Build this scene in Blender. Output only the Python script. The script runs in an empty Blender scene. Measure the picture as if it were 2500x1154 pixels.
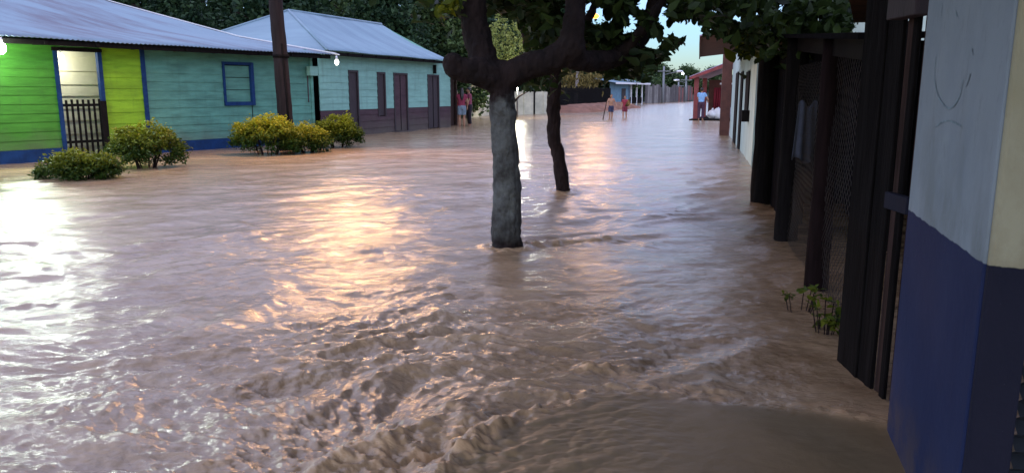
import bpy, bmesh, math, random
import numpy as np
from mathutils import Vector, Matrix, Quaternion
random.seed(7); RNG = np.random.default_rng(7)
S = bpy.context.scene; C = S.collection; R = math.radians
F = 1850.0; CH = 1.5; PI = math.pi
PITCH = math.atan(352 / 1850)

# ------------------------------------------------------------------ layout helpers (survey from the photograph)
def ray(px, py):
    x = (px - 1250) / F; y = -(py - 577) / F
    return Vector((x, math.cos(PITCH) + y * math.sin(PITCH), -math.sin(PITCH) + y * math.cos(PITCH)))
def G(px, py, z=0.0):
    r = ray(px, py); t = (z - CH) / r.z; return Vector((r.x * t, r.y * t, z))
def D(px, py, Y):
    r = ray(px, py); t = Y / r.y; return Vector((r.x * t, Y, CH + r.z * t))

# ------------------------------------------------------------------ object helpers
def link(o, parent=None):
    C.objects.link(o)
    if parent: o.parent = parent
    return o
def thing(name, label, cat, loc=(0, 0, 0), group=None, rz=0):
    o = bpy.data.objects.new(name, None); o.empty_display_size = .2; C.objects.link(o)
    o.location = loc; o.rotation_euler = (0, 0, rz)
    return tag(o, label, cat, group)
def tag(o, label=None, cat=None, group=None, kind=None):
    if label: o['label'] = label
    if cat: o['category'] = cat
    if group: o['group'] = group
    if kind: o['kind'] = kind
    return o
def mk(name, bm, m, parent=None, smooth=False, loc=None):
    """one mesh object; geometry is given in world space, moved to the parent's space"""
    me = bpy.data.meshes.new(name)
    if parent is not None or loc is not None:
        org = Vector(parent_world(parent) if parent is not None else loc)
        if parent is not None or loc is not None:
            bmesh.ops.translate(bm, vec=-org, verts=bm.verts)
    bm.to_mesh(me); bm.free()
    if smooth:
        for p in me.polygons: p.use_smooth = True
    for x in (m if isinstance(m, (list, tuple)) else [m]): me.materials.append(x)
    o = bpy.data.objects.new(name, me); link(o, parent)
    if parent is None and loc is not None: o.location = loc
    return o
def parent_world(p):
    v = Vector((0, 0, 0))
    while p is not None: v = v + p.location; p = p.parent
    return v
def npmesh(name, verts, faces, m, parent=None, smooth=False, attr=None, loc=None, nper=None):
    me = bpy.data.meshes.new(name)
    verts = np.asarray(verts, dtype=np.float32); faces = np.asarray(faces, dtype=np.int32)
    org = parent_world(parent) if parent is not None else Vector(loc or (0, 0, 0))
    verts = verts - np.array(org, dtype=np.float32)
    k = faces.shape[1]
    me.vertices.add(len(verts)); me.vertices.foreach_set('co', verts.ravel())
    me.loops.add(faces.size); me.loops.foreach_set('vertex_index', faces.ravel())
    me.polygons.add(len(faces)); me.polygons.foreach_set('loop_start', np.arange(0, faces.size, k, dtype=np.int32))
    me.polygons.foreach_set('loop_total', np.full(len(faces), k, dtype=np.int32))
    if smooth: me.polygons.foreach_set('use_smooth', np.ones(len(faces), dtype=bool))
    me.update(calc_edges=True)
    if attr:
        for an, av in attr.items():
            a = me.attributes.new(an, 'FLOAT', 'POINT'); a.data.foreach_set('value', np.asarray(av, dtype=np.float32))
    me.materials.append(m)
    o = bpy.data.objects.new(name, me); link(o, parent)
    if parent is None and loc is not None: o.location = loc
    return o
class Fr:
    """wall frame: s along the wall, o outwards, z up"""
    def __init__(s, A, B, flip=False):
        s.A = Vector((A[0], A[1], 0)); d = Vector((B[0] - A[0], B[1] - A[1], 0)); s.L = d.length; s.d = d.normalized()
        s.n = Vector((s.d.y, -s.d.x, 0)) * (-1 if flip else 1)
    def __call__(s, a, o, z): return s.A + s.d * a + s.n * o + Vector((0, 0, z))
W0 = Fr((0, 0), (1, 0)); W0.n = Vector((0, 1, 0))
def box(bm, fr, s0, s1, o0, o1, z0, z1):
    v = [bm.verts.new(fr(s, o, z)) for z in (z0, z1) for (s, o) in ((s0, o0), (s1, o0), (s1, o1), (s0, o1))]
    fs = [bm.faces.new([v[i] for i in q]) for q in ((3, 2, 1, 0), (4, 5, 6, 7), (0, 1, 5, 4), (1, 2, 6, 5), (2, 3, 7, 6), (3, 0, 4, 7))]
    bmesh.ops.recalc_face_normals(bm, faces=fs)
    return v
def nb(): return bmesh.new()
def bevel(o, w=.006, seg=2):
    m = o.modifiers.new('bev', 'BEVEL'); m.width = w; m.segments = seg; m.limit_method = 'ANGLE'; return o
def tube(bm, pts, rad, n=12, jit=0.0, cap=True):
    pts = [Vector(p) for p in pts]; rad = [rad] * len(pts) if not isinstance(rad, (list, tuple)) else rad
    rings = []; prev = None
    for i, p in enumerate(pts):
        a = pts[max(i - 1, 0)]; b = pts[min(i + 1, len(pts) - 1)]; t = (b - a).normalized()
        if prev is None:
            u = t.orthogonal().normalized()
        else:
            u = (prev - t * prev.dot(t)).normalized()
        prev = u; w = t.cross(u)
        rings.append([bm.verts.new(p + (u * math.cos(2 * PI * k / n) + w * math.sin(2 * PI * k / n)) * rad[i] * (1 + random.uniform(-jit, jit))) for k in range(n)])
    for a, b in zip(rings, rings[1:]):
        for k in range(n): bm.faces.new((a[k], a[(k + 1) % n], b[(k + 1) % n], b[k]))
    if cap:
        bm.faces.new(rings[0][::-1]); bm.faces.new(rings[-1])
def smooth_path(pts, rad, sub=5):
    """Catmull-Rom refine"""
    P = [Vector(p) for p in pts]; out = []; ro = []
    for i in range(len(P) - 1):
        p0 = P[max(i - 1, 0)]; p1 = P[i]; p2 = P[i + 1]; p3 = P[min(i + 2, len(P) - 1)]
        for k in range(sub):
            t = k / sub
            out.append(.5 * ((2 * p1) + (-p0 + p2) * t + (2 * p0 - 5 * p1 + 4 * p2 - p3) * t * t + (-p0 + 3 * p1 - 3 * p2 + p3) * t ** 3))
            ro.append(rad[i] * (1 - t) + rad[i + 1] * t)
    out.append(P[-1]); ro.append(rad[-1]); return out, ro
def ell(bm, c, r, q=None, u=16, v=10):
    ret = bmesh.ops.create_uvsphere(bm, u_segments=u, v_segments=v, radius=1)
    M = Matrix.Translation(Vector(c)) @ ((q.to_matrix().to_4x4()) if q else Matrix.Identity(4)) @ Matrix.Diagonal((r[0], r[1], r[2], 1))
    bmesh.ops.transform(bm, matrix=M, verts=ret['verts'])

# ------------------------------------------------------------------ materials
def mat(name, col, rough=.8, var=.25, scale=4., stretch=(1, 1, 1), bump=.15, bscale=None, metal=0., spec=.5, col2=None, detail=6, contrast=(.35, .65), coord='Object', dist=.01):
    m = bpy.data.materials.new(name); m.use_nodes = True; nt = m.node_tree; N = nt.nodes; L = nt.links
    b = N['Principled BSDF']; tc = N.new('ShaderNodeTexCoord'); mp = N.new('ShaderNodeMapping'); mp.inputs['Scale'].default_value = stretch
    L.new(tc.outputs[coord], mp.inputs[0])
    n = N.new('ShaderNodeTexNoise'); n.inputs['Scale'].default_value = scale; n.inputs['Detail'].default_value = detail; n.inputs['Roughness'].default_value = .65
    L.new(mp.outputs[0], n.inputs['Vector'])
    cr = N.new('ShaderNodeMapRange'); cr.inputs['From Min'].default_value = contrast[0]; cr.inputs['From Max'].default_value = contrast[1]
    L.new(n.outputs['Fac'], cr.inputs['Value'])
    mx = N.new('ShaderNodeMix'); mx.data_type = 'RGBA'
    c2 = col2 if col2 else tuple(c * (1 - var) for c in col)
    mx.inputs['A'].default_value = (*c2, 1); mx.inputs['B'].default_value = (*(col if col2 else tuple(min(1, c * (1 + var * .6)) for c in col)), 1)
    L.new(cr.outputs[0], mx.inputs['Factor']); L.new(mx.outputs['Result'], b.inputs['Base Color'])
    b.inputs['Roughness'].default_value = rough; b.inputs['Metallic'].default_value = metal; b.inputs['Specular IOR Level'].default_value = spec
    if bump:
        n2 = N.new('ShaderNodeTexNoise'); n2.inputs['Scale'].default_value = bscale or scale * 4; n2.inputs['Detail'].default_value = 5
        L.new(mp.outputs[0], n2.inputs['Vector'])
        bp = N.new('ShaderNodeBump'); bp.inputs['Strength'].default_value = bump; bp.inputs['Distance'].default_value = dist
        L.new(n2.outputs['Fac'], bp.inputs['Height']); L.new(bp.outputs[0], b.inputs['Normal'])
    return m
def limewashed(m, z):
    nt = m.node_tree; N = nt.nodes; L = nt.links; b = N['Principled BSDF']; src = b.inputs['Base Color'].links[0].from_socket
    g = N.new('ShaderNodeNewGeometry'); sp = N.new('ShaderNodeSeparateXYZ'); L.new(g.outputs['Position'], sp.inputs[0])
    n = N.new('ShaderNodeTexNoise'); n.inputs['Scale'].default_value = 7; n.inputs['Detail'].default_value = 5; L.new(g.outputs['Position'], n.inputs['Vector'])
    a = N.new('ShaderNodeMath'); a.operation = 'MULTIPLY_ADD'; a.inputs[1].default_value = .5; L.new(n.outputs['Fac'], a.inputs[0]); L.new(sp.outputs['Z'], a.inputs[2])
    r = N.new('ShaderNodeMapRange'); r.inputs['From Min'].default_value = z + .18; r.inputs['From Max'].default_value = z + .30; r.inputs['To Min'].default_value = .8; r.inputs['To Max'].default_value = 0; L.new(a.outputs[0], r.inputs['Value'])
    n2 = N.new('ShaderNodeTexNoise'); n2.inputs['Scale'].default_value = 4; n2.inputs['Detail'].default_value = 8; n2.inputs['Roughness'].default_value = .75; L.new(g.outputs['Position'], n2.inputs['Vector'])
    r2 = N.new('ShaderNodeMapRange'); r2.inputs['From Min'].default_value = .28; r2.inputs['From Max'].default_value = .60; L.new(n2.outputs['Fac'], r2.inputs['Value'])
    mu = N.new('ShaderNodeMath'); mu.operation = 'MULTIPLY'; L.new(r.outputs[0], mu.inputs[0]); L.new(r2.outputs[0], mu.inputs[1])
    rb_ = N.new('ShaderNodeMapRange'); rb_.inputs['From Min'].default_value = .22; rb_.inputs['From Max'].default_value = .62; L.new(a.outputs[0], rb_.inputs['Value'])
    mu2 = N.new('ShaderNodeMath'); mu2.operation = 'MULTIPLY'; L.new(mu.outputs[0], mu2.inputs[0]); L.new(rb_.outputs[0], mu2.inputs[1]); mu = mu2
    x = N.new('ShaderNodeMix'); x.data_type = 'RGBA'; x.inputs['B'].default_value = (.135, .15, .14, 1); L.new(src, x.inputs['A']); L.new(mu.outputs[0], x.inputs['Factor']); L.new(x.outputs['Result'], b.inputs['Base Color'])
def leafmat(name, a, b_, rough=.5, trans=.25):
    m = bpy.data.materials.new(name); m.use_nodes = True; nt = m.node_tree; N = nt.nodes; L = nt.links
    b = N['Principled BSDF']; at = N.new('ShaderNodeAttribute'); at.attribute_name = 'tint'
    mx = N.new('ShaderNodeMix'); mx.data_type = 'RGBA'; mx.inputs['A'].default_value = (*a, 1); mx.inputs['B'].default_value = (*b_, 1)
    L.new(at.outputs['Fac'], mx.inputs['Factor']); L.new(mx.outputs['Result'], b.inputs['Base Color']); b.inputs['Roughness'].default_value = rough
    b.inputs['Specular IOR Level'].default_value = .15
    tr = N.new('ShaderNodeBsdfTranslucent'); L.new(mx.outputs['Result'], tr.inputs[0])
    ms = N.new('ShaderNodeMixShader'); ms.inputs[0].default_value = trans
    out = N['Material Output']; L.new(b.outputs[0], ms.inputs[1]); L.new(tr.outputs[0], ms.inputs[2]); L.new(ms.outputs[0], out.inputs[0])
    return m
def emis(name, col, st):
    m = bpy.data.materials.new(name); m.use_nodes = True; b = m.node_tree.nodes['Principled BSDF']
    b.inputs['Base Color'].default_value = (*col, 1); b.inputs['Emission Color'].default_value = (*col, 1); b.inputs['Emission Strength'].default_value = st
    return m
def siding_mat(name, col, var=.25, bump=.25, dirt=(.10, .09, .07)):
    m = mat(name, col, .75, var, 1.3, (1, 1, 5), bump, 14, spec=.25)
    nt = m.node_tree; N = nt.nodes; L = nt.links; b = N['Principled BSDF']; src = b.inputs['Base Color'].links[0].from_socket
    g = N.new('ShaderNodeNewGeometry'); sp = N.new('ShaderNodeSeparateXYZ'); L.new(g.outputs['Position'], sp.inputs[0])
    n = N.new('ShaderNodeTexNoise'); n.inputs['Scale'].default_value = 2.5; n.inputs['Detail'].default_value = 6; L.new(g.outputs['Position'], n.inputs['Vector'])
    a = N.new('ShaderNodeMath'); a.operation = 'MULTIPLY_ADD'; a.inputs[1].default_value = -.7; L.new(n.outputs['Fac'], a.inputs[0]); L.new(sp.outputs['Z'], a.inputs[2])
    r = N.new('ShaderNodeMapRange'); r.inputs['From Min'].default_value = -.25; r.inputs['From Max'].default_value = .35; r.inputs['To Min'].default_value = .65; r.inputs['To Max'].default_value = 0; L.new(a.outputs[0], r.inputs['Value'])
    x = N.new('ShaderNodeMix'); x.data_type = 'RGBA'; x.inputs['B'].default_value = (*dirt, 1); L.new(src, x.inputs['A']); L.new(r.outputs[0], x.inputs['Factor'])
    # worn, faded patches and run marks down the boards
    mp = N.new('ShaderNodeMapping'); mp.inputs['Scale'].default_value = (3, 3, .5); L.new(g.outputs['Position'], mp.inputs[0])
    n2 = N.new('ShaderNodeTexNoise'); n2.inputs['Scale'].default_value = 1.6; n2.inputs['Detail'].default_value = 8; n2.inputs['Roughness'].default_value = .7; L.new(mp.outputs[0], n2.inputs['Vector'])
    r2 = N.new('ShaderNodeMapRange'); r2.inputs['From Min'].default_value = .52; r2.inputs['From Max'].default_value = .72; r2.inputs['To Max'].default_value = .45; L.new(n2.outputs['Fac'], r2.inputs['Value'])
    y = N.new('ShaderNodeMix'); y.data_type = 'RGBA'; y.inputs['B'].default_value = (*[c * .45 + .02 for c in col], 1); L.new(x.outputs['Result'], y.inputs['A']); L.new(r2.outputs[0], y.inputs['Factor']); L.new(y.outputs['Result'], b.inputs['Base Color'])
    return m
M = {}
M['lime'] = siding_mat('lime paint', (.22, .43, .022))
M['green'] = siding_mat('green paint', (.055, .22, .025))
M['teal'] = siding_mat('teal paint', (.10, .275, .215))
M['mint'] = siding_mat('mint paint', (.22, .43, .36), .15)
M['dado'] = siding_mat('purple brown paint', (.065, .036, .043))
M['blue'] = mat('blue trim paint', (.006, .036, .125), .7, .3, 5, bump=.2, spec=.2)
M['brownwood'] = mat('dark shutter wood', (.028, .017, .02), .7, .35, 3, (6, 6, 1), .3)
M['blackwood'] = mat('black wood', (.008, .007, .007), .8, .4, 5, (5, 5, 1), .4, spec=.1)
def zinc(name, col, col2, ang, lo, hi, sc=1.1):
    m = mat(name, col, .5, .2, sc, (1, 1, 1), .1, 20, metal=.2, col2=col2, contrast=(lo, hi))
    nt = m.node_tree; N = nt.nodes; L = nt.links; mp = [n for n in N if n.type == 'MAPPING'][0]; tc = [n for n in N if n.type == 'TEX_COORD'][0]
    r = N.new('ShaderNodeMapping'); r.inputs['Rotation'].default_value = (0, 0, ang); L.new(tc.outputs['Object'], r.inputs[0]); L.new(r.outputs[0], mp.inputs[0]); mp.inputs['Scale'].default_value = (1, .12, .3)
    return m
M['roof'] = zinc('zinc roofing', (.165, .25, .315), (.10, .105, .145), -R(56.7), .36, .56)
M['roof2'] = zinc('zinc roofing pale', (.195, .30, .36), (.14, .22, .28), -R(67.2), .35, .6)
M['rust'] = mat('rusty roofing', (.25, .13, .12), .7, .3, 1.5, bump=.2)
M['bark'] = mat('bark', (.022, .015, .014), .95, .45, 5, (1.4, 1.4, .5), .9, 14, col2=(.009, .007, .007), spec=.15, dist=.03)
M['bark2'] = mat('dark bark', (.022, .014, .013), .95, .45, 6, (2, 2, .5), .9, 18, spec=.15, dist=.03)
M['pole'] = mat('tarred pole', (.019, .013, .013), .85, .4, 3, (5, 5, .5), .5, 30, spec=.2)
M['wallwhite'] = mat('pale plaster', (.26, .32, .355), .85, .14, 1.6, bump=.25, bscale=30, spec=.2, dist=.004)
M['navy'] = mat('navy dado paint', (.012, .024, .078), .6, .18, 3, bump=.2, bscale=30, spec=.35, dist=.004)
M['navydark'] = mat('black navy paint', (.008, .009, .022), .7, .2, 3, bump=.2, bscale=30, spec=.2, dist=.004)
M['yellow'] = mat('stained yellow plaster', (.36, .35, .20), .85, .3, 3.2, (1, 1, .6), .25, 30, col2=(.20, .16, .085), contrast=(.28, .5), spec=.2, dist=.004)
M['plankdark'] = mat('weathered dark plank', (.009, .008, .008), .9, .5, 3, (8, 8, .6), .6, 12, spec=.05)
M['plankbrown'] = mat('brown plank', (.045, .028, .024), .9, .45, 3, (8, 8, .5), .6, 12, spec=.08)
M['shedwall'] = mat('shed boards', (.0065, .006, .0075), .95, .5, 2.5, (4, 4, .6), .5, 12, spec=.03)
M['paleR'] = mat('pale green plaster', (.50, .62, .56), .85, .2, 1.2, (1, 1, .5), .2, 20, spec=.2)
M['redpaint'] = mat('red paint', (.19, .026, .026), .6, .3, 4, bump=.2)
M['fascia'] = mat('red brown soffit', (.10, .035, .025), .8, .3, 3, bump=.3)
M['concrete'] = mat('pale concrete wall', (.62, .60, .45), .9, .25, .8, (1, 1, 2), .2, 8, col2=(.40, .40, .30))
M['cream'] = mat('cream interior boards', (.70, .68, .55), .8, .1, 2, bump=.1)
M['skin'] = mat('skin', (.33, .17, .10), .55, .1, 8, bump=0)
M['hair'] = mat('black hair', (.012, .009, .008), .55, .2, 20, bump=.3)
M['metal'] = mat('grey metal', (.18, .19, .2), .5, .2, 8, bump=.1, metal=.6)
M['white'] = mat('white plastic', (.75, .76, .78), .6, .1, 6, bump=.1)
M['bankearth'] = mat('reddish earth', (.22, .10, .06), .95, .35, 2, bump=.5)
M['mud'] = mat('muddy ground', (.16, .10, .065), .95, .3, .5, bump=.4)
def cloth(name, col): return mat(name, col, .9, .2, 10, bump=.2)

# ------------------------------------------------------------------ numpy gradient noise
_perm = RNG.permutation(512)
_perm = np.concatenate([_perm, _perm, _perm])
_ga = RNG.uniform(0, 2 * PI, 512)
def pn(x, y, seed=0):
    xi = np.floor(x).astype(int); yi = np.floor(y).astype(int); xf = x - xi; yf = y - yi
    def g(ix, iy, dx, dy):
        h = _ga[_perm[(_perm[(ix + seed * 37) & 511] + iy) & 511]]
        return np.cos(h) * dx + np.sin(h) * dy
    u = xf ** 3 * (xf * (xf * 6 - 15) + 10); v = yf ** 3 * (yf * (yf * 6 - 15) + 10)
    a = g(xi, yi, xf, yf); b = g(xi + 1, yi, xf - 1, yf); c = g(xi, yi + 1, xf, yf - 1); d = g(xi + 1, yi + 1, xf - 1, yf - 1)
    return ((a * (1 - u) + b * u) * (1 - v) + (c * (1 - u) + d * u) * v) * 1.5
def fbm(x, y, o=4, seed=0):
    s = 0; a = 1
    for k in range(o):
        s = s + a * pn(x, y, seed + k * 3); x = x * 2.03 + 7.1; y = y * 2.03 - 3.3; a *= .5
    return s

# ================================================================== SETTING
bm = nb(); box(bm, W0, -400, 400, -60, 700, -1.2, -.30)
tag(mk('ground', bm, M['mud']), kind='structure')
# ---- flood water
def water():
    nr, nc = 900, 760
    # row distances follow perspective; columns fan out in angle
    ang = np.radians(np.linspace(-62, 62, nc))
    dep = np.radians(np.concatenate([np.linspace(62, 34, 80, endpoint=False), np.linspace(34, .9, nr - 81, endpoint=False), [.2]]))
    rr = CH / np.tan(dep)
    A_, R_ = np.meshgrid(ang, rr)
    X = np.sin(A_) * R_; Y = np.cos(A_) * R_
    dist = R_
    f1 = np.clip(1.4 - dist / 30, .10, 1)      # long waves fade where they go below the grid
    f2 = np.clip(1.15 - dist / 19, 0, 1)
    f3 = np.clip(1.1 - dist / 8, 0, 1)
    wx = X + .35 * pn(X * .7, Y * .7, 5); wy = Y + .35 * pn(X * .7 + 9, Y * .7, 6)
    # flow runs down the street towards the camera and fans out to the left
    th = np.radians(28); u = wx * np.cos(th) + wy * np.sin(th); v = -wx * np.sin(th) + wy * np.cos(th)
    h = .026 * f1 * fbm(u * .55, v * 1.1, 2, 1)
    rdg = 1 - np.abs(pn(u * 1.0, v * 2.6, 21)) * 2.2
    turb = .45 + .75 * np.clip(pn(X * .22, Y * .22, 30) + .35, 0, 1)
    # stronger water round the trunk, along the lower middle and the standing wave
    def blob(cx, cy, rx, ry): return np.exp(-((X - cx) / rx) ** 2 - ((Y - cy) / ry) ** 2)
    def pb(px, py, rx, ry, k=1.0):
        q = G(px, py); return k * blob(q.x, q.y, rx, ry)
    turb = turb + pb(1150, 850, 1.3, 1.1, 1.0) + pb(1450, 590, .8, .45, 1.1) + pb(1500, 530, 1.5, .8, .7) + pb(1000, 1060, 1.0, .6, 1.0) + pb(500, 1000, 1.5, 1.0, .3) + pb(1500, 880, .8, .35, .6)
    calmR = 1 / (1 + np.exp(np.clip(-(X - (.55 + .12 * Y)) * 5, -40, 40))); calmR *= np.clip((8 - Y) / 5, 0, 1)
    turb = turb * (1 - .55 * calmR)
    far_left = np.clip((-X - 2) / 8, 0, 1); turb *= (1 - .45 * far_left)
    h += turb * (.017 * f1 * np.clip(rdg, -.6, 1) + .013 * f2 * fbm(u * 1.6, v * 3.2, 3, 40) + .011 * f2 * fbm(wx * 3.4, wy * 4.6, 4, 50) + .0065 * f3 * fbm(wx * 12, wy * 16, 3, 60))
    # calm tongue over the sunken pavement, lower right
    tc = np.array([tuple(G(*q))[:2] for q in ((1090, 1154), (1200, 1066), (1340, 1015), (1470, 962), (1600, 966), (1760, 984), (1950, 1010), (2165, 1040), (2300, 1060))])
    edge = np.interp(X, tc[:, 0], tc[:, 1], left=1.0, right=3.1)
    edge = edge + .05 * pn(X * 4, Y * 0 + 3, 71) + .03 * pn(X * 11, Y * 2, 72)
    dd = Y - edge
    inside = 1 / (1 + np.exp(np.clip(dd * 38, -40, 40)))
    calm = inside * np.clip((X - tc[0, 0] + .12) / .15, 0, 1)
    smooth_h = .016 + .006 * fbm(X * 1.6, Y * 1.6, 2, 80) + .0015 * fbm(X * 7, Y * 9, 2, 81)
    h = h * (1 - calm) + smooth_h * calm
    onx = np.clip((X - tc[0, 0] + .1) / .2, 0, 1) * np.clip((1.9 - X) / .3, 0, 1)
    ridge = np.exp(-((dd - .07) / .07) ** 2) * onx
    rr_n = .5 + .9 * np.clip(fbm(X * 5, Y * 5, 3, 90) + .25, 0, 1.2)
    lw = np.clip((1.0 - X) / .9, .22, 1)
    h += ridge * rr_n * .030 * lw + ridge * .014 * fbm(X * 13, Y * 15, 3, 91) * lw
    # roiling boil at the bottom of the frame and at the foot of the standing wave
    boil = pb(960, 1130, .36, .17) + pb(1130, 1095, .16, .12, .8) + pb(1470, 905, .26, .09, .9) + pb(1680, 955, .22, .07, .7) + pb(1400, 590, .6, .16, .7)
    bil = np.abs(fbm(wx * 8.0, wy * 11, 3, 110)); bil2 = np.abs(fbm(wx * 3.6, wy * 6.0, 3, 115))
    churn = np.clip(turb - .75, 0, 1.6) * f2
    h += churn * (.015 * bil2 + .014 * bil * f3) - churn * .008 + ridge * lw * .012 * bil
    # pile-up in front of and wake behind the trunks
    for (cx, cy, r0) in ((-.05, 7.32, .17), (.79, 11.55, .13)):
        rd = np.hypot(X - cx, (Y - cy)); h += .030 * np.exp(-((rd - r0 - .05) / .07) ** 2) * (.6 + .8 * pn(X * 9, Y * 9, 118))
    h += boil * (.034 * np.clip(fbm(X * 8, Y * 10, 4, 95) + .2, -.3, 1.2))
    foam = np.clip(ridge * .9 * rr_n + boil * 1.0, 0, 1) * np.clip(.5 + 1.3 * fbm(X * 14, Y * 14, 3, 97), 0, 1)
    crest = np.clip((h - .018) / .03, 0, 1) * np.clip(.2 + 1.4 * fbm(X * 9, Y * 14, 3, 99), 0, 1) * f2; foam = np.clip(foam + .55 * crest, 0, 1)
    for (cx, cy, r0) in ((-.05, 7.32, .17), (.79, 11.55, .13)):
        rd = np.hypot(X - cx, (Y - cy)); foam = np.clip(foam + .8 * np.exp(-((rd - r0 - .06) / .08) ** 2) * np.clip(.4 + fbm(X * 14, Y * 14, 2, 119), 0, 1), 0, 1)
    # wake line behind the trunk
    Z = h
    verts = np.stack([X.ravel(), Y.ravel(), Z.ravel()], 1)
    i = np.arange(nr * nc).reshape(nr, nc)
    faces = np.stack([i[:-1, :-1].ravel(), i[:-1, 1:].ravel(), i[1:, 1:].ravel(), i[1:, :-1].ravel()], 1)[:, ::-1]
    m = bpy.data.materials.new('flood water'); m.use_nodes = True; nt = m.node_tree; N = nt.nodes; L = nt.links
    b = N['Principled BSDF']
    geo = N.new('ShaderNodeNewGeometry')
    def noise(sc, st, det=4, rough=.6, dist=0.):
        mp = N.new('ShaderNodeMapping'); mp.inputs['Scale'].default_value = st; mp.inputs['Rotation'].default_value = (0, 0, R(-24)); L.new(geo.outputs['Position'], mp.inputs[0])
        n = N.new('ShaderNodeTexNoise'); n.inputs['Scale'].default_value = sc; n.inputs['Detail'].default_value = det; n.inputs['Roughness'].default_value = rough; n.inputs['Distortion'].default_value = dist
        L.new(mp.outputs[0], n.inputs[0]); return n
    cn = noise(.9, (1, 2, 1), 6, .65, .6)
    cr = N.new('ShaderNodeMapRange'); cr.inputs['From Min'].default_value = .36; cr.inputs['From Max'].default_value = .64; L.new(cn.outputs['Fac'], cr.inputs['Value'])
    mx = N.new('ShaderNodeMix'); mx.data_type = 'RGBA'; mx.inputs['A'].default_value = (.225, .148, .078, 1); mx.inputs['B'].default_value = (.345, .248, .148, 1)
    L.new(cr.outputs[0], mx.inputs['Factor'])
    cn2 = noise(7, (1, 2.2, 1), 8, .75, 1.2); cr2 = N.new('ShaderNodeMapRange'); cr2.inputs['From Min'].default_value = .44; cr2.inputs['From Max'].default_value = .66; cr2.inputs['To Max'].default_value = .6; L.new(cn2.outputs['Fac'], cr2.inputs['Value'])
    mx2 = N.new('ShaderNodeMix'); mx2.data_type = 'RGBA'; mx2.inputs['B'].default_value = (.42, .29, .175, 1); L.new(mx.outputs['Result'], mx2.inputs['A']); L.new(cr2.outputs[0], mx2.inputs['Factor'])
    ca = N.new('ShaderNodeAttribute'); ca.attribute_name = 'calm'
    cq = N.new('ShaderNodeMath'); cq.operation = 'MULTIPLY'; cq.inputs[1].default_value = .85; L.new(ca.outputs['Fac'], cq.inputs[0])
    mx3 = N.new('ShaderNodeMix'); mx3.data_type = 'RGBA'; mx3.inputs['B'].default_value = (.155, .112, .052, 1); L.new(mx2.outputs['Result'], mx3.inputs['A']); L.new(cq.outputs[0], mx3.inputs['Factor']); mx = mx3
    fa = N.new('ShaderNodeAttribute'); fa.attribute_name = 'foam'
    mf = N.new('ShaderNodeMix'); mf.data_type = 'RGBA'; mf.inputs['B'].default_value = (.50, .33, .18, 1); L.new(mx.outputs['Result'], mf.inputs['A']); L.new(fa.outputs['Fac'], mf.inputs['Factor'])
    L.new(mf.outputs['Result'], b.inputs['Base Color'])
    ro = N.new('ShaderNodeMapRange'); ro.inputs['To Min'].default_value = .18; ro.inputs['To Max'].default_value = .55; fc_ = N.new('ShaderNodeMath'); fc_.operation = 'MAXIMUM'; L.new(fa.outputs['Fac'], fc_.inputs[0]); L.new(cq.outputs[0], fc_.inputs[1]); L.new(fc_.outputs[0], ro.inputs['Value']); L.new(ro.outputs[0], b.inputs['Roughness'])
    b.inputs['IOR'].default_value = 1.5; b.inputs['Specular IOR Level'].default_value = .62
    n1 = noise(20, (1, 1.5, 1), 5, .65, .5); n2 = noise(3.6, (1, 1.8, 1), 6, .66, .6); n3 = noise(.35, (1, 1.6, 1), 4, .6, .3)
    b3 = N.new('ShaderNodeBump'); b3.inputs['Distance'].default_value = .26; b3.inputs['Strength'].default_value = .55; L.new(n3.outputs['Fac'], b3.inputs['Height'])
    b2 = N.new('ShaderNodeBump'); b2.inputs['Distance'].default_value = .035; b2.inputs['Strength'].default_value = .6; L.new(n2.outputs['Fac'], b2.inputs['Height']); L.new(b3.outputs[0], b2.inputs['Normal'])
    b1 = N.new('ShaderNodeBump'); b1.inputs['Distance'].default_value = .010; b1.inputs['Strength'].default_value = .6; L.new(n1.outputs['Fac'], b1.inputs['Height']); L.new(b2.outputs[0], b1.inputs['Normal'])
    # the sheet running over the pavement is glassy: the ripples die out there
    ca = N.new('ShaderNodeAttribute'); ca.attribute_name = 'calm'
    for bb, s0, s1 in ((b3, .5, .12), (b2, .6, .14), (b1, .42, .10)):
        mr = N.new('ShaderNodeMapRange'); mr.inputs['To Min'].default_value = s0; mr.inputs['To Max'].default_value = s1; L.new(ca.outputs['Fac'], mr.inputs['Value']); L.new(mr.outputs[0], bb.inputs['Strength'])
    L.new(b1.outputs[0], b.inputs['Normal'])
    o = npmesh('flood_water', verts, faces, m, smooth=True, attr={'foam': foam.ravel(), 'calm': calm.ravel()})
    tag(o, kind='structure')
water()

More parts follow.
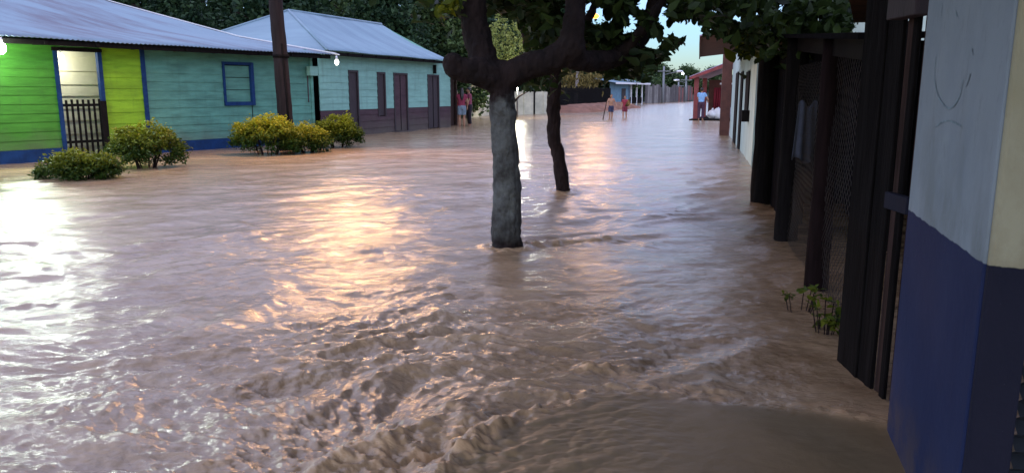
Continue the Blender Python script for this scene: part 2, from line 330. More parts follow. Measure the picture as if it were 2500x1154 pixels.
# ================================================================== generic builders
def siding(fr, s0, s1, z0, z1, bh, holes=(), th=.02, lap=.014):
    bm = nb(); z = z0; r = 0
    while z < z1 - .01:
        zt = min(z + bh * random.uniform(.88, 1.12), z1)
        cuts = sorted({z, zt} | {h[2] for h in holes if z < h[2] < zt} | {h[3] for h in holes if z < h[3] < zt})
        for a, b in zip(cuts, cuts[1:]):
            segs = [(s0, s1)]
            for h in holes:
                if h[2] < b - 1e-4 and h[3] > a + 1e-4:
                    ns = []
                    for p, q in segs:
                        if h[0] > p: ns.append((p, min(q, h[0])))
                        if h[1] < q: ns.append((max(p, h[1]), q))
                    segs = [x for x in ns if x[1] - x[0] > .005]
            for p, q in segs:
                f0 = (a - z) / bh; f1 = (b - z) / bh
                ob = lap * (1 - f0); ot = lap * (1 - f1)
                v = [bm.verts.new(fr(s, o, zz)) for (s, o, zz) in ((p, ob, a + .0), (q, ob, a), (q, ot, b), (p, ot, b), (p, -th, a), (q, -th, a), (q, -th, b), (p, -th, b))]
                for qd in ((0, 1, 2, 3), (5, 4, 7, 6), (4, 5, 1, 0), (3, 2, 6, 7), (4, 0, 3, 7), (1, 5, 6, 2)):
                    bm.faces.new([v[i] for i in qd])
        z = zt; r += 1
    bmesh.ops.recalc_face_normals(bm, faces=bm.faces)
    return bm
def corrugated(fr, s0, s1, prof, wave=.09, amp=.010, skew=None, thick=.004):
    """sheet over profile [(o, z)], waves along s; skew(o)->(s0,s1) trims the ends (hips)"""
    n = max(8, int((s1 - s0) / wave * 6)); bm = nb(); rows = []
    for (o, z) in prof:
        a, b = skew(o) if skew else (s0, s1)
        row = []
        for k in range(n + 1):
            s = s0 + (s1 - s0) * k / n; sc = min(max(s, a), b)
            row.append(bm.verts.new(fr(sc, o, z + amp * math.sin(2 * PI * s / wave) + .010 * math.sin(s * 1.7 + o) + .008 * math.sin(s * .63 + 1))))
        rows.append(row)
    for a, b in zip(rows, rows[1:]):
        for k in range(n):
            vs = [a[k], a[k + 1], b[k + 1], b[k]]
            if (a[k].co - a[k + 1].co).length < 1e-5 and (b[k].co - b[k + 1].co).length < 1e-5: continue
            bm.faces.new(vs)
    bmesh.ops.remove_doubles(bm, verts=bm.verts, dist=1e-5)
    return bm
def prof_sub(p, n=6):
    out = []
    for a, b in zip(p, p[1:]):
        for k in range(n): out.append((a[0] + (b[0] - a[0]) * k / n, a[1] + (b[1] - a[1]) * k / n))
    return out + [p[-1]]
def bx(name, m, parent, fr, *a, bev=.004):
    bm = nb(); box(bm, fr, *a); o = mk(name, bm, m, parent)
    if bev: bevel(o, bev, 1)
    return o

def leaf_batch(cent, size, aspect=.5, droop=.3, shape='q', szvar=.35):
    """cent (n,3) -> verts, faces, tint"""
    n = len(cent)
    yaw = RNG.uniform(0, 2 * PI, n); pit = RNG.normal(-droop, .55, n); rol = RNG.uniform(-1.2, 1.2, n)
    d = np.stack([np.cos(yaw) * np.cos(pit), np.sin(yaw) * np.cos(pit), np.sin(pit)], 1)
    up = np.array([0, 0, 1.0]); s = np.cross(d, up); s /= np.linalg.norm(s, axis=1)[:, None] + 1e-9; nn = np.cross(s, d)
    s2 = s * np.cos(rol)[:, None] + nn * np.sin(rol)[:, None]; n2 = np.cross(s2, d)
    L = size * (1 + RNG.uniform(-szvar, szvar, n)); W = L * aspect
    if shape == 'q':
        loc = [(-.5, 0, 0), (0.05, .5, .12), (.5, 0, -.05), (.05, -.5, .12)]
        fc = [(0, 1, 2, 3)]
    else:
        loc = [(-.5, 0, 0), (-.15, .27, .05), (-.12, 0, -.01), (-.15, -.27, .05), (.2, .48, .08), (.22, 0, -.03), (.2, -.48, .08), (.43, .30, .02), (.52, 0, -.10), (.43, -.30, .02)]
        fc = [(0, 1, 2, 3), (2, 1, 4, 5), (5, 6, 3, 2), (5, 4, 7, 8), (8, 9, 6, 5)]
    V = np.stack([cent + d * (L * a)[:, None] + s2 * (W * b)[:, None] + n2 * (L * c)[:, None] for a, b, c in loc], 1)
    k = len(loc); Fc = (np.arange(n)[:, None, None] * k + np.array(fc)[None]).reshape(-1, 4)
    tint = np.repeat(np.clip(RNG.normal(.45, .28, n), 0, 1), k)
    return V.reshape(-1, 3), Fc, tint
def clusters(cen, spread, per):
    cen = np.asarray(cen); n = len(cen)
    sp = np.asarray(spread) if np.ndim(spread) else np.full(n, spread)
    return np.repeat(cen, per, axis=0) + RNG.normal(0, 1, (n * per, 3)) * np.repeat(sp, per)[:, None] * np.array([1, 1, .7])

# ================================================================== HOUSE 1 (lime and teal)
f1 = Fr((-10.78, 15.96), (-7.67, 20.7))
SE = 8.62
h1 = thing('wooden_house', 'long lime green and teal board house with a blue base under a zinc roof', 'house', f1(4, 0, -.3))
bm = siding(f1, -4.0, 1.38, .28, 2.66, .2, [(-9, -8, 0, 1)]); mk('wall_panel', bm, M['green'], h1)['label'] = 'green board wall left of the open doorway'
bm = siding(f1, 2.36, 3.31, .0, 2.66, .26); mk('wall_panel', bm, M['lime'], h1)['label'] = 'bright lime board wall right of the doorway'
bm = siding(f1, 3.42, SE, .28, 2.66, .215, [(5.62, 6.5, 1.22, 2.24)]); mk('wall_panel', bm, M['teal'], h1)['label'] = 'teal board wall with the blue framed window'
bm = nb(); box(bm, f1, 1.38, 2.36, -.02, .0, 2.46, 2.66); mk('lintel', bm, M['green'], h1)
bm = nb(); box(bm, f1, -4, 1.36, -.03, .03, -.3, .275); box(bm, f1, 3.42, SE, -.03, .03, -.3, .275); mk('base_board', bm, M['blue'], h1)
bx('corner_trim', M['blue'], h1, f1, 3.31, 3.415, -.03, .04, -.3, 2.65)
bx('corner_trim', M['teal'], h1, f1, SE, SE + .1, -.08, .035, -.3, 2.65)
# side wall, back and interior room behind the doorway
f1s = Fr(f1(SE, -.1, 0), f1(SE, -10, 0)); f1s.n = f1.d
mk('side_wall', siding(f1s, 0, 9.9, -.3, 2.75, .215), M['teal'], h1)
bm = nb(); box(bm, f1, -4, SE, -2.6, -2.5, -.3, 2.7); box(bm, f1, -4, SE, -2.5, -.03, -.32, -.05); mk('room_shell', bm, M['blackwood'], h1)
frm = Fr(f1(.2, -1.05, 0), f1(3.6, -1.05, 0))
room = mk('inner_wall', siding(frm, -1.0, 3.8, -.05, 2.7, .30, lap=.04), M['cream'], h1)
room['label'] = 'pale lit board wall seen through the doorway'
bm = nb(); box(bm, f1, 1.30, 1.385, -.06, .045, -.05, 2.46); box(bm, f1, 2.27, 2.36, -.06, .045, -.05, 2.46)
mk('door_frame', bm, M['blue'], h1)
bx('door_head', M['blackwood'], h1, f1, 1.28, 2.38, -.06, .05, 2.39, 2.47)
# window
win = bx('window', M['teal'], h1, f1, 5.66, 6.46, -.05, -.02, 1.24, 2.2)
bm = nb(); box(bm, f1, 5.58, 5.64, -.02, .05, 1.14, 2.29); box(bm, f1, 6.46, 6.56, -.02, .06, 1.14, 2.29); box(bm, f1, 5.58, 6.56, -.02, .045, 2.22, 2.295); box(bm, f1, 5.58, 6.56, -.02, .055, 1.14, 1.24)
mk('frame', bm, M['blue'], win)
bm = nb(); box(bm, f1, 5.64, 6.46, -.045, -.012, 1.55, 1.565); box(bm, f1, 5.64, 6.46, -.045, -.012, 1.88, 1.895); mk('board_joint', bm, M['blackwood'], win)
bm = nb(); box(bm, f1, 6.46, 6.475, .012, .02, .3, 1.14); mk('seam_strip', bm, M['blackwood'], h1)
bx('batten', M['dado'], h1, f1, 8.50, 8.53, .012, .03, 1.2, 2.0); bx('batten', M['mint'], h1, f1, 7.6, 7.64, .012, .03, .7, 1.25)
mk('fuse_box', (lambda b: (box(b, f1, 8.45, 8.75, .06, .22, 1.98, 2.25), b)[1])(nb()), M['mint'], h1)
# roof: front slope, slightly sagging
prof = [(.62, 2.60), (-3.8, 3.27), (-11.2, 4.84), (-12.6, 5.2), (-24, 3.0)]
rf = mk('roof', corrugated(f1, -5, 9.12, prof_sub(prof, 5), .11, .011), M['roof'], h1, True)
rf.modifiers.new('sol', 'SOLIDIFY').thickness = .004
bm = nb()
for a, b in zip(prof[:3], prof[1:4]):
    p = [f1(9.10, a[0], a[1] + .02), f1(9.10, b[0], b[1] + .02), f1(9.27, b[0], b[1] - .02), f1(9.27, a[0], a[1] - .02)]
    vs = [bm.verts.new(q + Vector((0, 0, dz))) for dz in (0, .03) for q in p]
    for q in ((3, 2, 1, 0), (4, 5, 6, 7), (0, 1, 5, 4), (1, 2, 6, 5), (2, 3, 7, 6), (3, 0, 4, 7)): bm.faces.new([vs[i] for i in q])
bmesh.ops.recalc_face_normals(bm, faces=bm.faces)
mk('rake_cap', bm, M['white'], rf)
bx('eave_beam', M['blackwood'], h1, f1, -5, 9.0, .44, .52, 2.475, 2.575)
for k in range(3, 12): bx('rafter', M['blackwood'], h1, f1, -3.5 + k * 1.1, -3.44 + k * 1.1, -.02, .56, 2.49, 2.56, bev=0)
bm = nb(); box(bm, f1, -4, 8.7, -.02, .42, 2.58, 2.6); mk('soffit', bm, M['plankdark'], h1)
# rust stripes are sheets of older zinc
# doorway gate
gt = thing('picket_gate', 'dark low picket gate closing the doorway of the lime green house', 'gate', f1(1.8, .05, 0))
for z in (.36, 1.18): bx('rail', M['blackwood'], gt, f1, 1.38, 2.27, .0, .03, z, z + .06, bev=0)
for k in range(7):
    s = 1.44 + k * .123; bx('picket', M['blackwood'], gt, f1, s, s + .045, .031, .055, .02, 1.33 + random.uniform(-.02, .02), bev=0)
bx('gate_post', M['blackwood'], gt, f1, 2.20, 2.33, .05, .12, -.1, 1.30)
# lamp under the eave at the far left
def bulb(name, label, p, r, col, st, watt, cat='lamp', group=None, cone=True):
    t = thing(name, label, cat, p, group)
    bm = nb(); ell(bm, p, (r, r, r * 1.25)); mk('bulb', bm, emis(name + ' glow', col, st), t, True)
    bm = nb(); tube(bm, [p + Vector((0, 0, r)), p + Vector((0, 0, r + .12))], [r * .5, r * .35], 10)
    mk('socket', bm, M['white'], t, True)
    ld = bpy.data.lights.new(name + '_light', 'POINT'); ld.energy = watt; ld.color = col; ld.shadow_soft_size = r * 1.3
    lo = bpy.data.objects.new(name + '_light', ld); C.objects.link(lo); lo.location = (0, 0, -r * 2.4); lo.parent = t
    return t, lo
_t, _l = bulb('porch_light', 'bright white lamp glaring under the eave at the left edge of the lime green wall', f1(-.02, .72, 2.36), .09, (.86, 1, .80), 60, 16)
ld = bpy.data.lights.new('flood_beam', 'SPOT'); ld.energy = 190; ld.color = (.86, 1, .84); ld.spot_size = R(150); ld.spot_blend = .5; ld.shadow_soft_size = .2
lo = bpy.data.objects.new('flood_beam', ld); C.objects.link(lo); lo.parent = _t; lo.location = f1.n * .16 + Vector((0, 0, -.05)); lo.rotation_euler = (f1.n + Vector((0, 0, -.35))).to_track_quat('-Z', 'Y').to_euler()
_t, _l = bulb('room_light', 'bare lamp lighting the room behind the picket gate', f1(1.75, -.55, 2.3), .05, (1, .97, .78), 8, 16)

# ================================================================== HOUSE 2 (mint)
f2 = Fr((-6.22, 25.16), (-2.69, 33.54))
h2 = thing('wooden_house', 'mint green house with purple brown lower boards, dark doors and a zinc roof', 'house', f2(4, 0, -.3))
ho = [(1.55, 2.1, .2, 2.22), (3.34, 3.86, .62, 2.2), (4.46, 5.46, .0, 2.2), (7.09, 8.05, .0, 2.19)]
mk('wall', siding(f2, -.1, 9.1, .90, 2.9, .22, ho), M['mint'], h2)
mk('lower_wall', siding(f2, -.1, 9.1, -.3, .895, .24, ho, lap=.016), M['dado'], h2)
f2s = Fr(f2(9.1, -.02, 0), f2(9.1, -6.5, 0)); f2s.n = f2.d
mk('side_wall', siding(f2s, 0, 6.4, -.3, 2.9, .22), M['mint'], h2)
bm = nb(); box(bm, f2, -.1, 9.05, -.6, -.5, -.3, 2.9); mk('room_shell', bm, M['blackwood'], h2)
for i, (a, b, c, d_) in enumerate(ho):
    nm = 'shutter' if i in (1,) else 'door'
    dd = bx(nm, M['brownwood'] if i != 2 else M['dado'], h2, f2, a + .06, b - .06, -.05, -.015, c + .02, d_ - .05)
    bm = nb(); box(bm, f2, a - .02, a + .06, -.05, .03, c, d_ + .02); box(bm, f2, b - .06, b + .02, -.05, .03, c, d_ + .02); box(bm, f2, a + .06, b - .06, -.05, .03, d_ - .05, d_ + .02)
    mk('frame', bm, M['brownwood'], dd)
    if b - a > .8:
        bm = nb(); box(bm, f2, (a + b) / 2 - .012, (a + b) / 2 + .012, -.02, .0, c + .05, d_ - .06); mk('middle_rail', bm, M['blackwood'], dd)
bx('wall_bracket', M['blackwood'], h2, f2, 7.55, 7.63, .02, .14, 2.25, 2.6)
bx('step', M['dado'], h2, f2, 4.2, 5.7, .02, .4, -.3, .02)
# roof: gable on the right, hip on the left
OV = .5; zr = 4.36; ze = 2.80
def sk(o):
    t = (OV - o) / (OV + 2.75)
    return (-.28 + 2.27 * t, 8.1)
prof2 = prof_sub([(OV, ze), (-1.2, ze + .72), (-2.75, zr)], 5)
rf = mk('roof', corrugated(f2, -.28, 8.1, prof2, .11, .011, sk), M['roof2'], h2, True)
rf.modifiers.new('sol', 'SOLIDIFY').thickness = .004
P_ = f2(1.99, -2.75, zr); R_ = f2(8.1, -2.75, zr); CL = f2(-.28, .5, ze); BL = f2(-.28, -7.7, ze - .1); BR = f2(8.1, -7.7, ze - .1)
bm = nb(); a, b, c, d_, e = [bm.verts.new(q) for q in (P_, R_, BL, BR, CL)]
bm.faces.new((a, b, d_, c)); bm.faces.new((a, c, e)); bmesh.ops.subdivide_edges(bm, edges=bm.edges, cuts=2)
o = mk('rear_slope', bm, M['roof2'], rf); o.modifiers.new('sol', 'SOLIDIFY').thickness = .01
bm = nb(); tube(bm, [P_, R_], .05, 8); tube(bm, [P_ , CL + Vector((0, 0, .02))], .045, 8); tube(bm, [P_, BL], .045, 8); mk('ridge_cap', bm, M['roof2'], rf, True)
bx('eave_beam', M['blackwood'], h2, f2, -.2, 8.05, .36, .42, 2.66, 2.765)
for k in range(10): bx('rafter', M['blackwood'], h2, f2, .1 + k * .85, .16 + k * .85, -.02, .46, 2.70, 2.77, bev=0)
bm = nb(); vs = [bm.verts.new(f2(8.0, o, z)) for o, z in ((0, 2.6), (0, 3.0), (-2.75, zr - .03), (-6.4, 3.1), (-6.4, 2.6))]; bm.faces.new(vs); o = mk('gable_boards', bm, M['mint'], h2); o.modifiers.new('sol', 'SOLIDIFY').thickness = .03
_t, _l = bulb('eave_lamp', 'small white lamp glowing between the two house roofs beside the pole', D(822, 152, 23.9), .07, (1, .98, .9), 2.0, 4)

# brown lean-to next to the mint house
f3 = Fr(f2(9.15, -.3, 0), f2(10.9, -.7, 0))
ln = thing('lean_to', 'brown plank lean-to at the right end of the mint house behind the standing group', 'shed', f3(.8, 0, -.3))
mk('wall', siding(f3, 0, 1.7, -.3, 2.35, .3), M['plankbrown'], ln)
bx('post', M['redpaint'], ln, f3, .02, .14, .03, .13, -.3, 2.4)
bx('post', M['plankbrown'], ln, f3, 1.6, 1.72, .03, .13, -.3, 2.4)
lr = mk('roof', corrugated(f3, -.2, 2.0, [(.9, 2.52), (-.5, 2.8), (-2, 3.1)], .11, .011), M['roof2'], ln, True); lr.modifiers.new('sol', 'SOLIDIFY').thickness = .006
bx('fascia', M['fascia'], ln, f3, -.2, 2.0, .82, .86, 2.25, 2.49)

# ================================================================== UTILITY POLE with lamp
pp = Vector((-5.87, 19.9, -.3))
pl = thing('utility_pole', 'tall dark tarred wooden pole standing among the bushes by the teal house', 'pole', pp)
bm = nb(); pts, rad = smooth_path([pp, pp + Vector((-.02, 0, 1.4)), pp + Vector((-.06, 0, 2.9)), pp + Vector((-.1, 0, 4.4)), pp + Vector((-.12, 0, 8.2))], [.20, .19, .18, .17, .13], 8)
tube(bm, pts, rad, 20, .03); mk('shaft', bm, M['pole'], pl, True)
bm = nb(); tube(bm, [pp + Vector((.12, -.15, 0)), pp + Vector((.10, -.15, 1.6)), pp + Vector((.04, -.14, 3.0))], .03, 8); mk('conduit', bm, M['plankdark'], pl, True)
bm = nb(); tube(bm, [pp + Vector((-.04, 0, 2.66)), pp + Vector((-.04, 0, 2.74))], .205, 20); mk('band', bm, M['plankdark'], pl, True)
lp = D(835, 0, 19.4); lp.z = 5.3
bm = nb(); pts, rad = smooth_path([Vector((pp.x - .1, pp.y, 4.9)), Vector((pp.x + .5, pp.y - .1, 5.35)), lp + Vector((-.25, 0, .12))], [.03, .028, .025], 6); tube(bm, pts, rad, 8); mk('lamp_arm', bm, M['metal'], pl, True)
SOD = (1, .50, .16)
def streetlamp(p, arm_dir, watt, parent=None, em=30, r=.12):
    bm = nb(); ell(bm, p + Vector((0, 0, .06)), (.22, .13, .08)); hd = mk('lamp_head', bm, M['metal'], parent, True)
    bm = nb(); ell(bm, p + Vector((0, 0, -.0)), (r, r * .8, r * .6)); mk('lens', bm, emis('sodium glow', (1, .36, .05), em), hd, True)
    ld = bpy.data.lights.new('sodium_light', 'SPOT'); ld.energy = watt; ld.color = SOD; ld.shadow_soft_size = .45; ld.spot_size = R(150); ld.spot_blend = .6
    lo = bpy.data.objects.new('sodium_light', ld); C.objects.link(lo); lo.parent = hd; lo.location = p + Vector((0, 0, -.25)) - parent_world(hd); lo.rotation_euler = Vector((.10, -.75, -.6)).to_track_quat('-Z', 'Y').to_euler()
streetlamp(lp, None, 720, pl)

# ================================================================== TREES
def trunk_obj(name, chains, m, parent, voxel=.02, knobs=()):
    bm = nb()
    for pts, rad in chains:
        a, b = smooth_path(pts, rad, 6); tube(bm, a, b, 14, .05)
    for c, r in knobs: ell(bm, c, (r, r * .95, r * 1.05), None, 12, 8)
    o = mk(name, bm, m, parent, True)
    rm = o.modifiers.new('rm', 'REMESH'); rm.mode = 'VOXEL'; rm.voxel_size = voxel; rm.use_smooth_shade = True
    tx = bpy.data.textures.new('barktex', 'CLOUDS'); tx.noise_scale = .16; tx.noise_depth = 3
    dm = o.modifiers.new('dp', 'DISPLACE'); dm.texture = tx; dm.strength = .05; dm.mid_level = .5; dm.texture_coords = 'LOCAL'
    tx2 = bpy.data.textures.new('barkfine', 'CLOUDS'); tx2.noise_scale = .045; tx2.noise_depth = 2
    d2 = o.modifiers.new('dp2', 'DISPLACE'); d2.texture = tx2; d2.strength = .020; d2.mid_level = .5; d2.texture_coords = 'LOCAL'
    return o
M['leaf_near'] = leafmat('almond leaves', (.010, .020, .007), (.048, .082, .02), .45, .3)
M['leaf_lit'] = leafmat('pale shrub leaves', (.14, .19, .05), (.42, .46, .14), .5, .3)
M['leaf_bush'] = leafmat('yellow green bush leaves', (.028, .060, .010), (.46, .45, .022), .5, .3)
M['leaf_far'] = leafmat('dark forest leaves', (.010, .030, .016), (.045, .085, .035), .6, .2)
M['leaf_far2'] = leafmat('mid forest leaves', (.02, .045, .02), (.09, .14, .045), .6, .2)
M['leaf_brown'] = leafmat('yellow brown leaves', (.10, .085, .03), (.36, .28, .09), .6, .25)

t1 = G(1237, 603); t1.z = -.3
tr = thing('almond_tree', 'nearest tree with pale grey trunk rising from the flood and thick cut branches', 'tree', t1, 'trees standing in the flooded street')
cr = D(1222, 190, 7.35)
ch = [([t1, t1 + Vector((0, 0, .35)), D(1236, 450, 7.33), D(1230, 320, 7.33), D(1226, 215, 7.35), D(1225, 170, 7.36)], [.165, .148, .135, .125, .125, .14]),
      ([D(1228, 215, 7.35), D(1195, 185, 7.3), D(1145, 172, 7.25), D(1108, 168, 7.2)], [.12, .135, .125, .10]),
      ([D(1200, 190, 7.35), D(1176, 130, 7.4), D(1160, 60, 7.45), D(1150, -40, 7.5), D(1138, -200, 7.6), D(1090, -420, 7.8)], [.13, .135, .125, .115, .10, .05]),
      ([D(1228, 200, 7.35), D(1275, 168, 7.3), D(1335, 150, 7.25), D(1388, 118, 7.2), D(1402, 40, 7.2), D(1412, -60, 7.3), D(1450, -260, 7.4), D(1500, -450, 7.6)], [.13, .125, .115, .125, .105, .095, .08, .04]),
      ([D(1385, 135, 7.2), D(1440, 150, 7.5), D(1510, 138, 7.8), D(1562, 95, 8.0), D(1596, 20, 8.1), D(1625, -120, 8.3), D(1700, -350, 8.4)], [.12, .10, .095, .09, .08, .065, .03]),
      ([D(1510, 140, 7.8), D(1580, 60, 7.5), D(1640, -40, 7.3), D(1720, -160, 7.2)], [.05, .045, .035, .02]),
      ([D(1420, -60, 7.3), D(1330, -200, 7.0), D(1250, -330, 6.8)], [.07, .05, .03]),
      ([D(1110, 168, 7.2), D(1098, 140, 7.15)], [.09, .06])]
limewashed(M['bark'], 1.45)
trunk_obj('trunk', ch, M['bark'], tr, .014, [(D(1108, 160, 7.2), .115), (D(1225, 188, 7.35), .15), (D(1393, 118, 7.2), .145)])
GAPS = [(1455, 40, 24, 24), (1425, 200, 45, 26), (1525, 218, 48, 24), (1640, 190, 50, 36), (1300, 255, 50, 30), (1428, 20, 20, 22), (1575, 8, 20, 16), (1655, 70, 14, 22), (1622, 62, 10, 30), (1690, 70, 26, 16), (1705, 128, 40, 42), (1745, 128, 48, 34), (1648, 128, 9, 14), (1590, 105, 30, 16), (1490, 48, 9, 8), (1372, 20, 9, 14), (1525, 75, 8, 8), (1545, 55, 9, 20), (1612, 20, 14, 22), (1740, 30, 8, 7), (1800, 48, 10, 9), (1850, 30, 7, 8), (1910, 20, 8, 8), (1880, 62, 9, 10), (2000, 45, 9, 8), (1965, 65, 8, 9), (2120, 70, 40, 14), (1210, 100, 70, 62)]
def thin(P):
    """gaps in the crown where the sky shows"""
    d = P - np.array([0, 0, CH]); fw_ = d[:, 1] * math.cos(PITCH) - d[:, 2] * math.sin(PITCH); up = d[:, 1] * math.sin(PITCH) + d[:, 2] * math.cos(PITCH)
    px = 1250 + F * d[:, 0] / fw_; py = 577 - F * up / fw_; keep = np.ones(len(P), bool)
    for (x, y, a, b) in GAPS: keep &= ((px - x) / (a + 7)) ** 2 + ((py - y) / (b + 7)) ** 2 > 1
    return P[keep]
def near_leaves(name, cen, spread, per, size, m, parent):
    P = thin(clusters(cen, spread, per)); V, Fc, T = leaf_batch(P, size, .52, .35, 'n'); return npmesh(name, V, Fc, m, parent, True, {'tint': T})
cen = []
def pxbox(x0, x1, y0, y1, Y0, Y1, n):
    out = []
    for _ in range(n):
        out.append(tuple(D(random.uniform(x0, x1), random.uniform(y0, y1), random.uniform(Y0, Y1))))
    return out
cen += pxbox(1260, 1390, -60, 70, 7.6, 9.4, 40)
cen += pxbox(1420, 1590, -60, 110, 7.7, 9.6, 70)
cen += pxbox(1430, 1570, 90, 160, 8.0, 9.6, 40)
cen += pxbox(1600, 1690, 10, 150, 7.4, 8.6, 30)
cen += pxbox(1640, 1720, -40, 20, 7.8, 9.0, 8)
cen += pxbox(1170, 1280, -80, 12, 7.8, 9.0, 24) + pxbox(1260, 1400, -60, 95, 8.0, 9.8, 36) + pxbox(1500, 1600, 60, 150, 7.6, 9.0, 16)
cen += pxbox(1075, 1120, -20, 20, 7.4, 8.0, 2)
cen += pxbox(1250, 1330, 165, 205, 8.5, 9.5, 5)
# the crown above the frame
for _ in range(330):
    a = random.uniform(0, 2 * PI); r = math.sqrt(random.random()); z = random.uniform(-1, 1)
    q = Vector((.9 + math.cos(a) * r * 2.4, 7.7 + math.sin(a) * r * 2.6, 3.9 + z * 1.25))
    if q.z > 2.62: cen.append(tuple(q))
near_leaves('crown', cen, .17, 22, .15, M['leaf_near'], tr)

V, Fc, T = leaf_batch(clusters(pxbox(1078, 1118, -15, 25, 7.2, 7.6, 4), .05, 8), .12, .52, .3, 'n')
npmesh('sprig', V, Fc, M['leaf_bush'], tr, True, {'tint': T * .5})['label'] = 'bright green leaves high on the left branch'
t2 = G(1374, 467); t2.z = -.3
tr = thing('almond_tree', 'thin dark crooked tree trunk in the flood behind and right of the nearest tree', 'tree', t2, 'trees standing in the flooded street')
ch = [([t2, t2 + Vector((0, 0, .35)), D(1362, 375, 11.6), D(1352, 335, 11.6), D(1352, 240, 11.6), D(1352, 170, 11.6), D(1338, 100, 11.6), D(1322, 20, 11.6), D(1318, -100, 11.6), D(1330, -240, 11.6)], [.125, .11, .10, .105, .10, .105, .13, .14, .11, .05]),
      ([D(1352, 170, 11.6), D(1395, 110, 11.5), D(1440, 40, 11.5), D(1490, -80, 11.6)], [.08, .07, .06, .04]),
      ([D(1350, 190, 11.6), D(1300, 150, 11.7), D(1275, 60, 11.8), D(1250, -60, 11.9)], [.06, .05, .05, .03])]
trunk_obj('trunk', ch, M['bark2'], tr, .025)
cen = pxbox(1270, 1400, -80, 60, 11.0, 13.5, 45) + pxbox(1400, 1540, -80, 160, 11.0, 13.5, 60) + pxbox(1250, 1330, 170, 212, 11.5, 12.5, 8)
for _ in range(160):
    a = random.uniform(0, 2 * PI); r = math.sqrt(random.random())
    cen.append((1.0 + math.cos(a) * r * 2.6, 12.2 + math.sin(a) * r * 2.4, random.uniform(3.1, 5.4)))
near_leaves('crown', cen, .24, 18, .17, M['leaf_near'], tr)

# tree behind the shed on the right
t3 = Vector((4.35, 11.6, -.3))
tr = thing('almond_tree', 'broad leafy tree hanging its dark crown over the black shed on the right', 'tree', t3, 'trees standing in the flooded street')
ch = [([t3, t3 + Vector((-.05, 0, 1.6)), t3 + Vector((-.1, 0, 2.8)), t3 + Vector((-.1, .1, 4.2)), t3 + Vector((-.2, .2, 5.4))], [.2, .18, .17, .13, .06]),
      ([t3 + Vector((-.08, 0, 2.3)), t3 + Vector((-.9, -.6, 3.0)), t3 + Vector((-1.8, -1.2, 3.3))], [.12, .09, .04]),
      ([t3 + Vector((-.08, 0, 2.5)), t3 + Vector((.4, -1.0, 3.0)), t3 + Vector((1.0, -2.0, 3.4))], [.11, .08, .04])]
trunk_obj('trunk', ch, M['bark2'], tr, .025)
cen = pxbox(1700, 1800, -70, 30, 9.0, 12, 40) + pxbox(1780, 1960, -60, 85, 9.0, 12, 95) + pxbox(1930, 2075, -60, 70, 8.5, 12, 70) + pxbox(1850, 2060, 20, 108, 7.6, 9.6, 70) + pxbox(1700, 1830, -40, 70, 8.5, 10, 30)
for _ in range(200):
    a = random.uniform(0, 2 * PI); r = math.sqrt(random.random())
    cen.append((4.2 + math.cos(a) * r * 2.4, 11.2 + math.sin(a) * r * 2.6, random.uniform(3.2, 5.6)))
near_leaves('crown', cen, .19, 20, .15, M['leaf_near'], tr)
V, Fc, T = leaf_batch(clusters(pxbox(1805, 1850, 78, 118, 9.0, 9.6, 5), .09, 9), .2, .52, .5, 'n')
npmesh('sprig', V, Fc, M['leaf_bush'], tr, True, {'tint': T * .4})['label'] = 'bright green hanging leaves'

# ---- bushes in the flood
def bush(px0, px1, top, base, Yb, n, label, lit=1.0):
    g0 = D(px0, base, Yb); g1 = D(px1, base, Yb); c = (g0 + g1) / 2; zt = D(px0, top, Yb).z; w = (g1 - g0).length / 2
    t = thing('bush', label, 'bush', Vector((c.x, Yb, -.3)), 'bushes standing in the flood before the houses')
    bm = nb(); tips = []
    for k in range(9):
        a = random.uniform(0, 2 * PI); r = random.uniform(.05, .2) * w
        b0 = Vector((c.x + math.cos(a) * r, Yb + math.sin(a) * r * .6, -.3))
        tp = Vector((c.x + math.cos(a) * w * random.uniform(.3, .8), Yb + math.sin(a) * w * .6, zt * random.uniform(.45, .8)))
        pts, rad = smooth_path([b0, b0.lerp(tp, .5) + Vector((0, 0, .04)), tp], [.02, .014, .006], 4); tube(bm, pts, rad, 7); tips.append(tp)
    mk('stem', bm, M['bark2'], t, True)
    cc = []
    for _ in range(int(n * 1.35)):
        a = random.uniform(0, 2 * PI); r = math.sqrt(random.random()); lump = 1 + .10 * math.sin(a * 3 + px0) + random.uniform(-.06, .06)
        tz = zt * (.40 + .56 * math.sqrt(max(0, 1 - r ** 2.6))) * lump; bz = zt * (.06 + .12 * (1 - r))
        v = random.random() ** .55
        cc.append((c.x + math.cos(a) * r * w * .97, Yb + math.sin(a) * r * w * .60, bz + (tz - bz) * v - .03))
    V, Fc, T = leaf_batch(clusters(cc, .06, 50), .070, .45, .1, 'q')
    # yellower towards the tips; top light and underside shade put into the tint
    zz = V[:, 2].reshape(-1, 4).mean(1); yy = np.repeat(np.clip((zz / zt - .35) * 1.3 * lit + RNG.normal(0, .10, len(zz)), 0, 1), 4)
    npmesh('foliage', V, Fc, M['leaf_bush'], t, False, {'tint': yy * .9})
    return t
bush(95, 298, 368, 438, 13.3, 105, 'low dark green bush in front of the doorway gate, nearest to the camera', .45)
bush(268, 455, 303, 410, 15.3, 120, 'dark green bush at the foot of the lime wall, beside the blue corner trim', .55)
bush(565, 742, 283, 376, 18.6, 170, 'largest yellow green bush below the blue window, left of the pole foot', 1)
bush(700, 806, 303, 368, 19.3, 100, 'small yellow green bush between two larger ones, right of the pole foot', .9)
bush(766, 884, 280, 358, 21.0, 130, 'round yellow green bush before the brown lower wall of the mint house', 1)

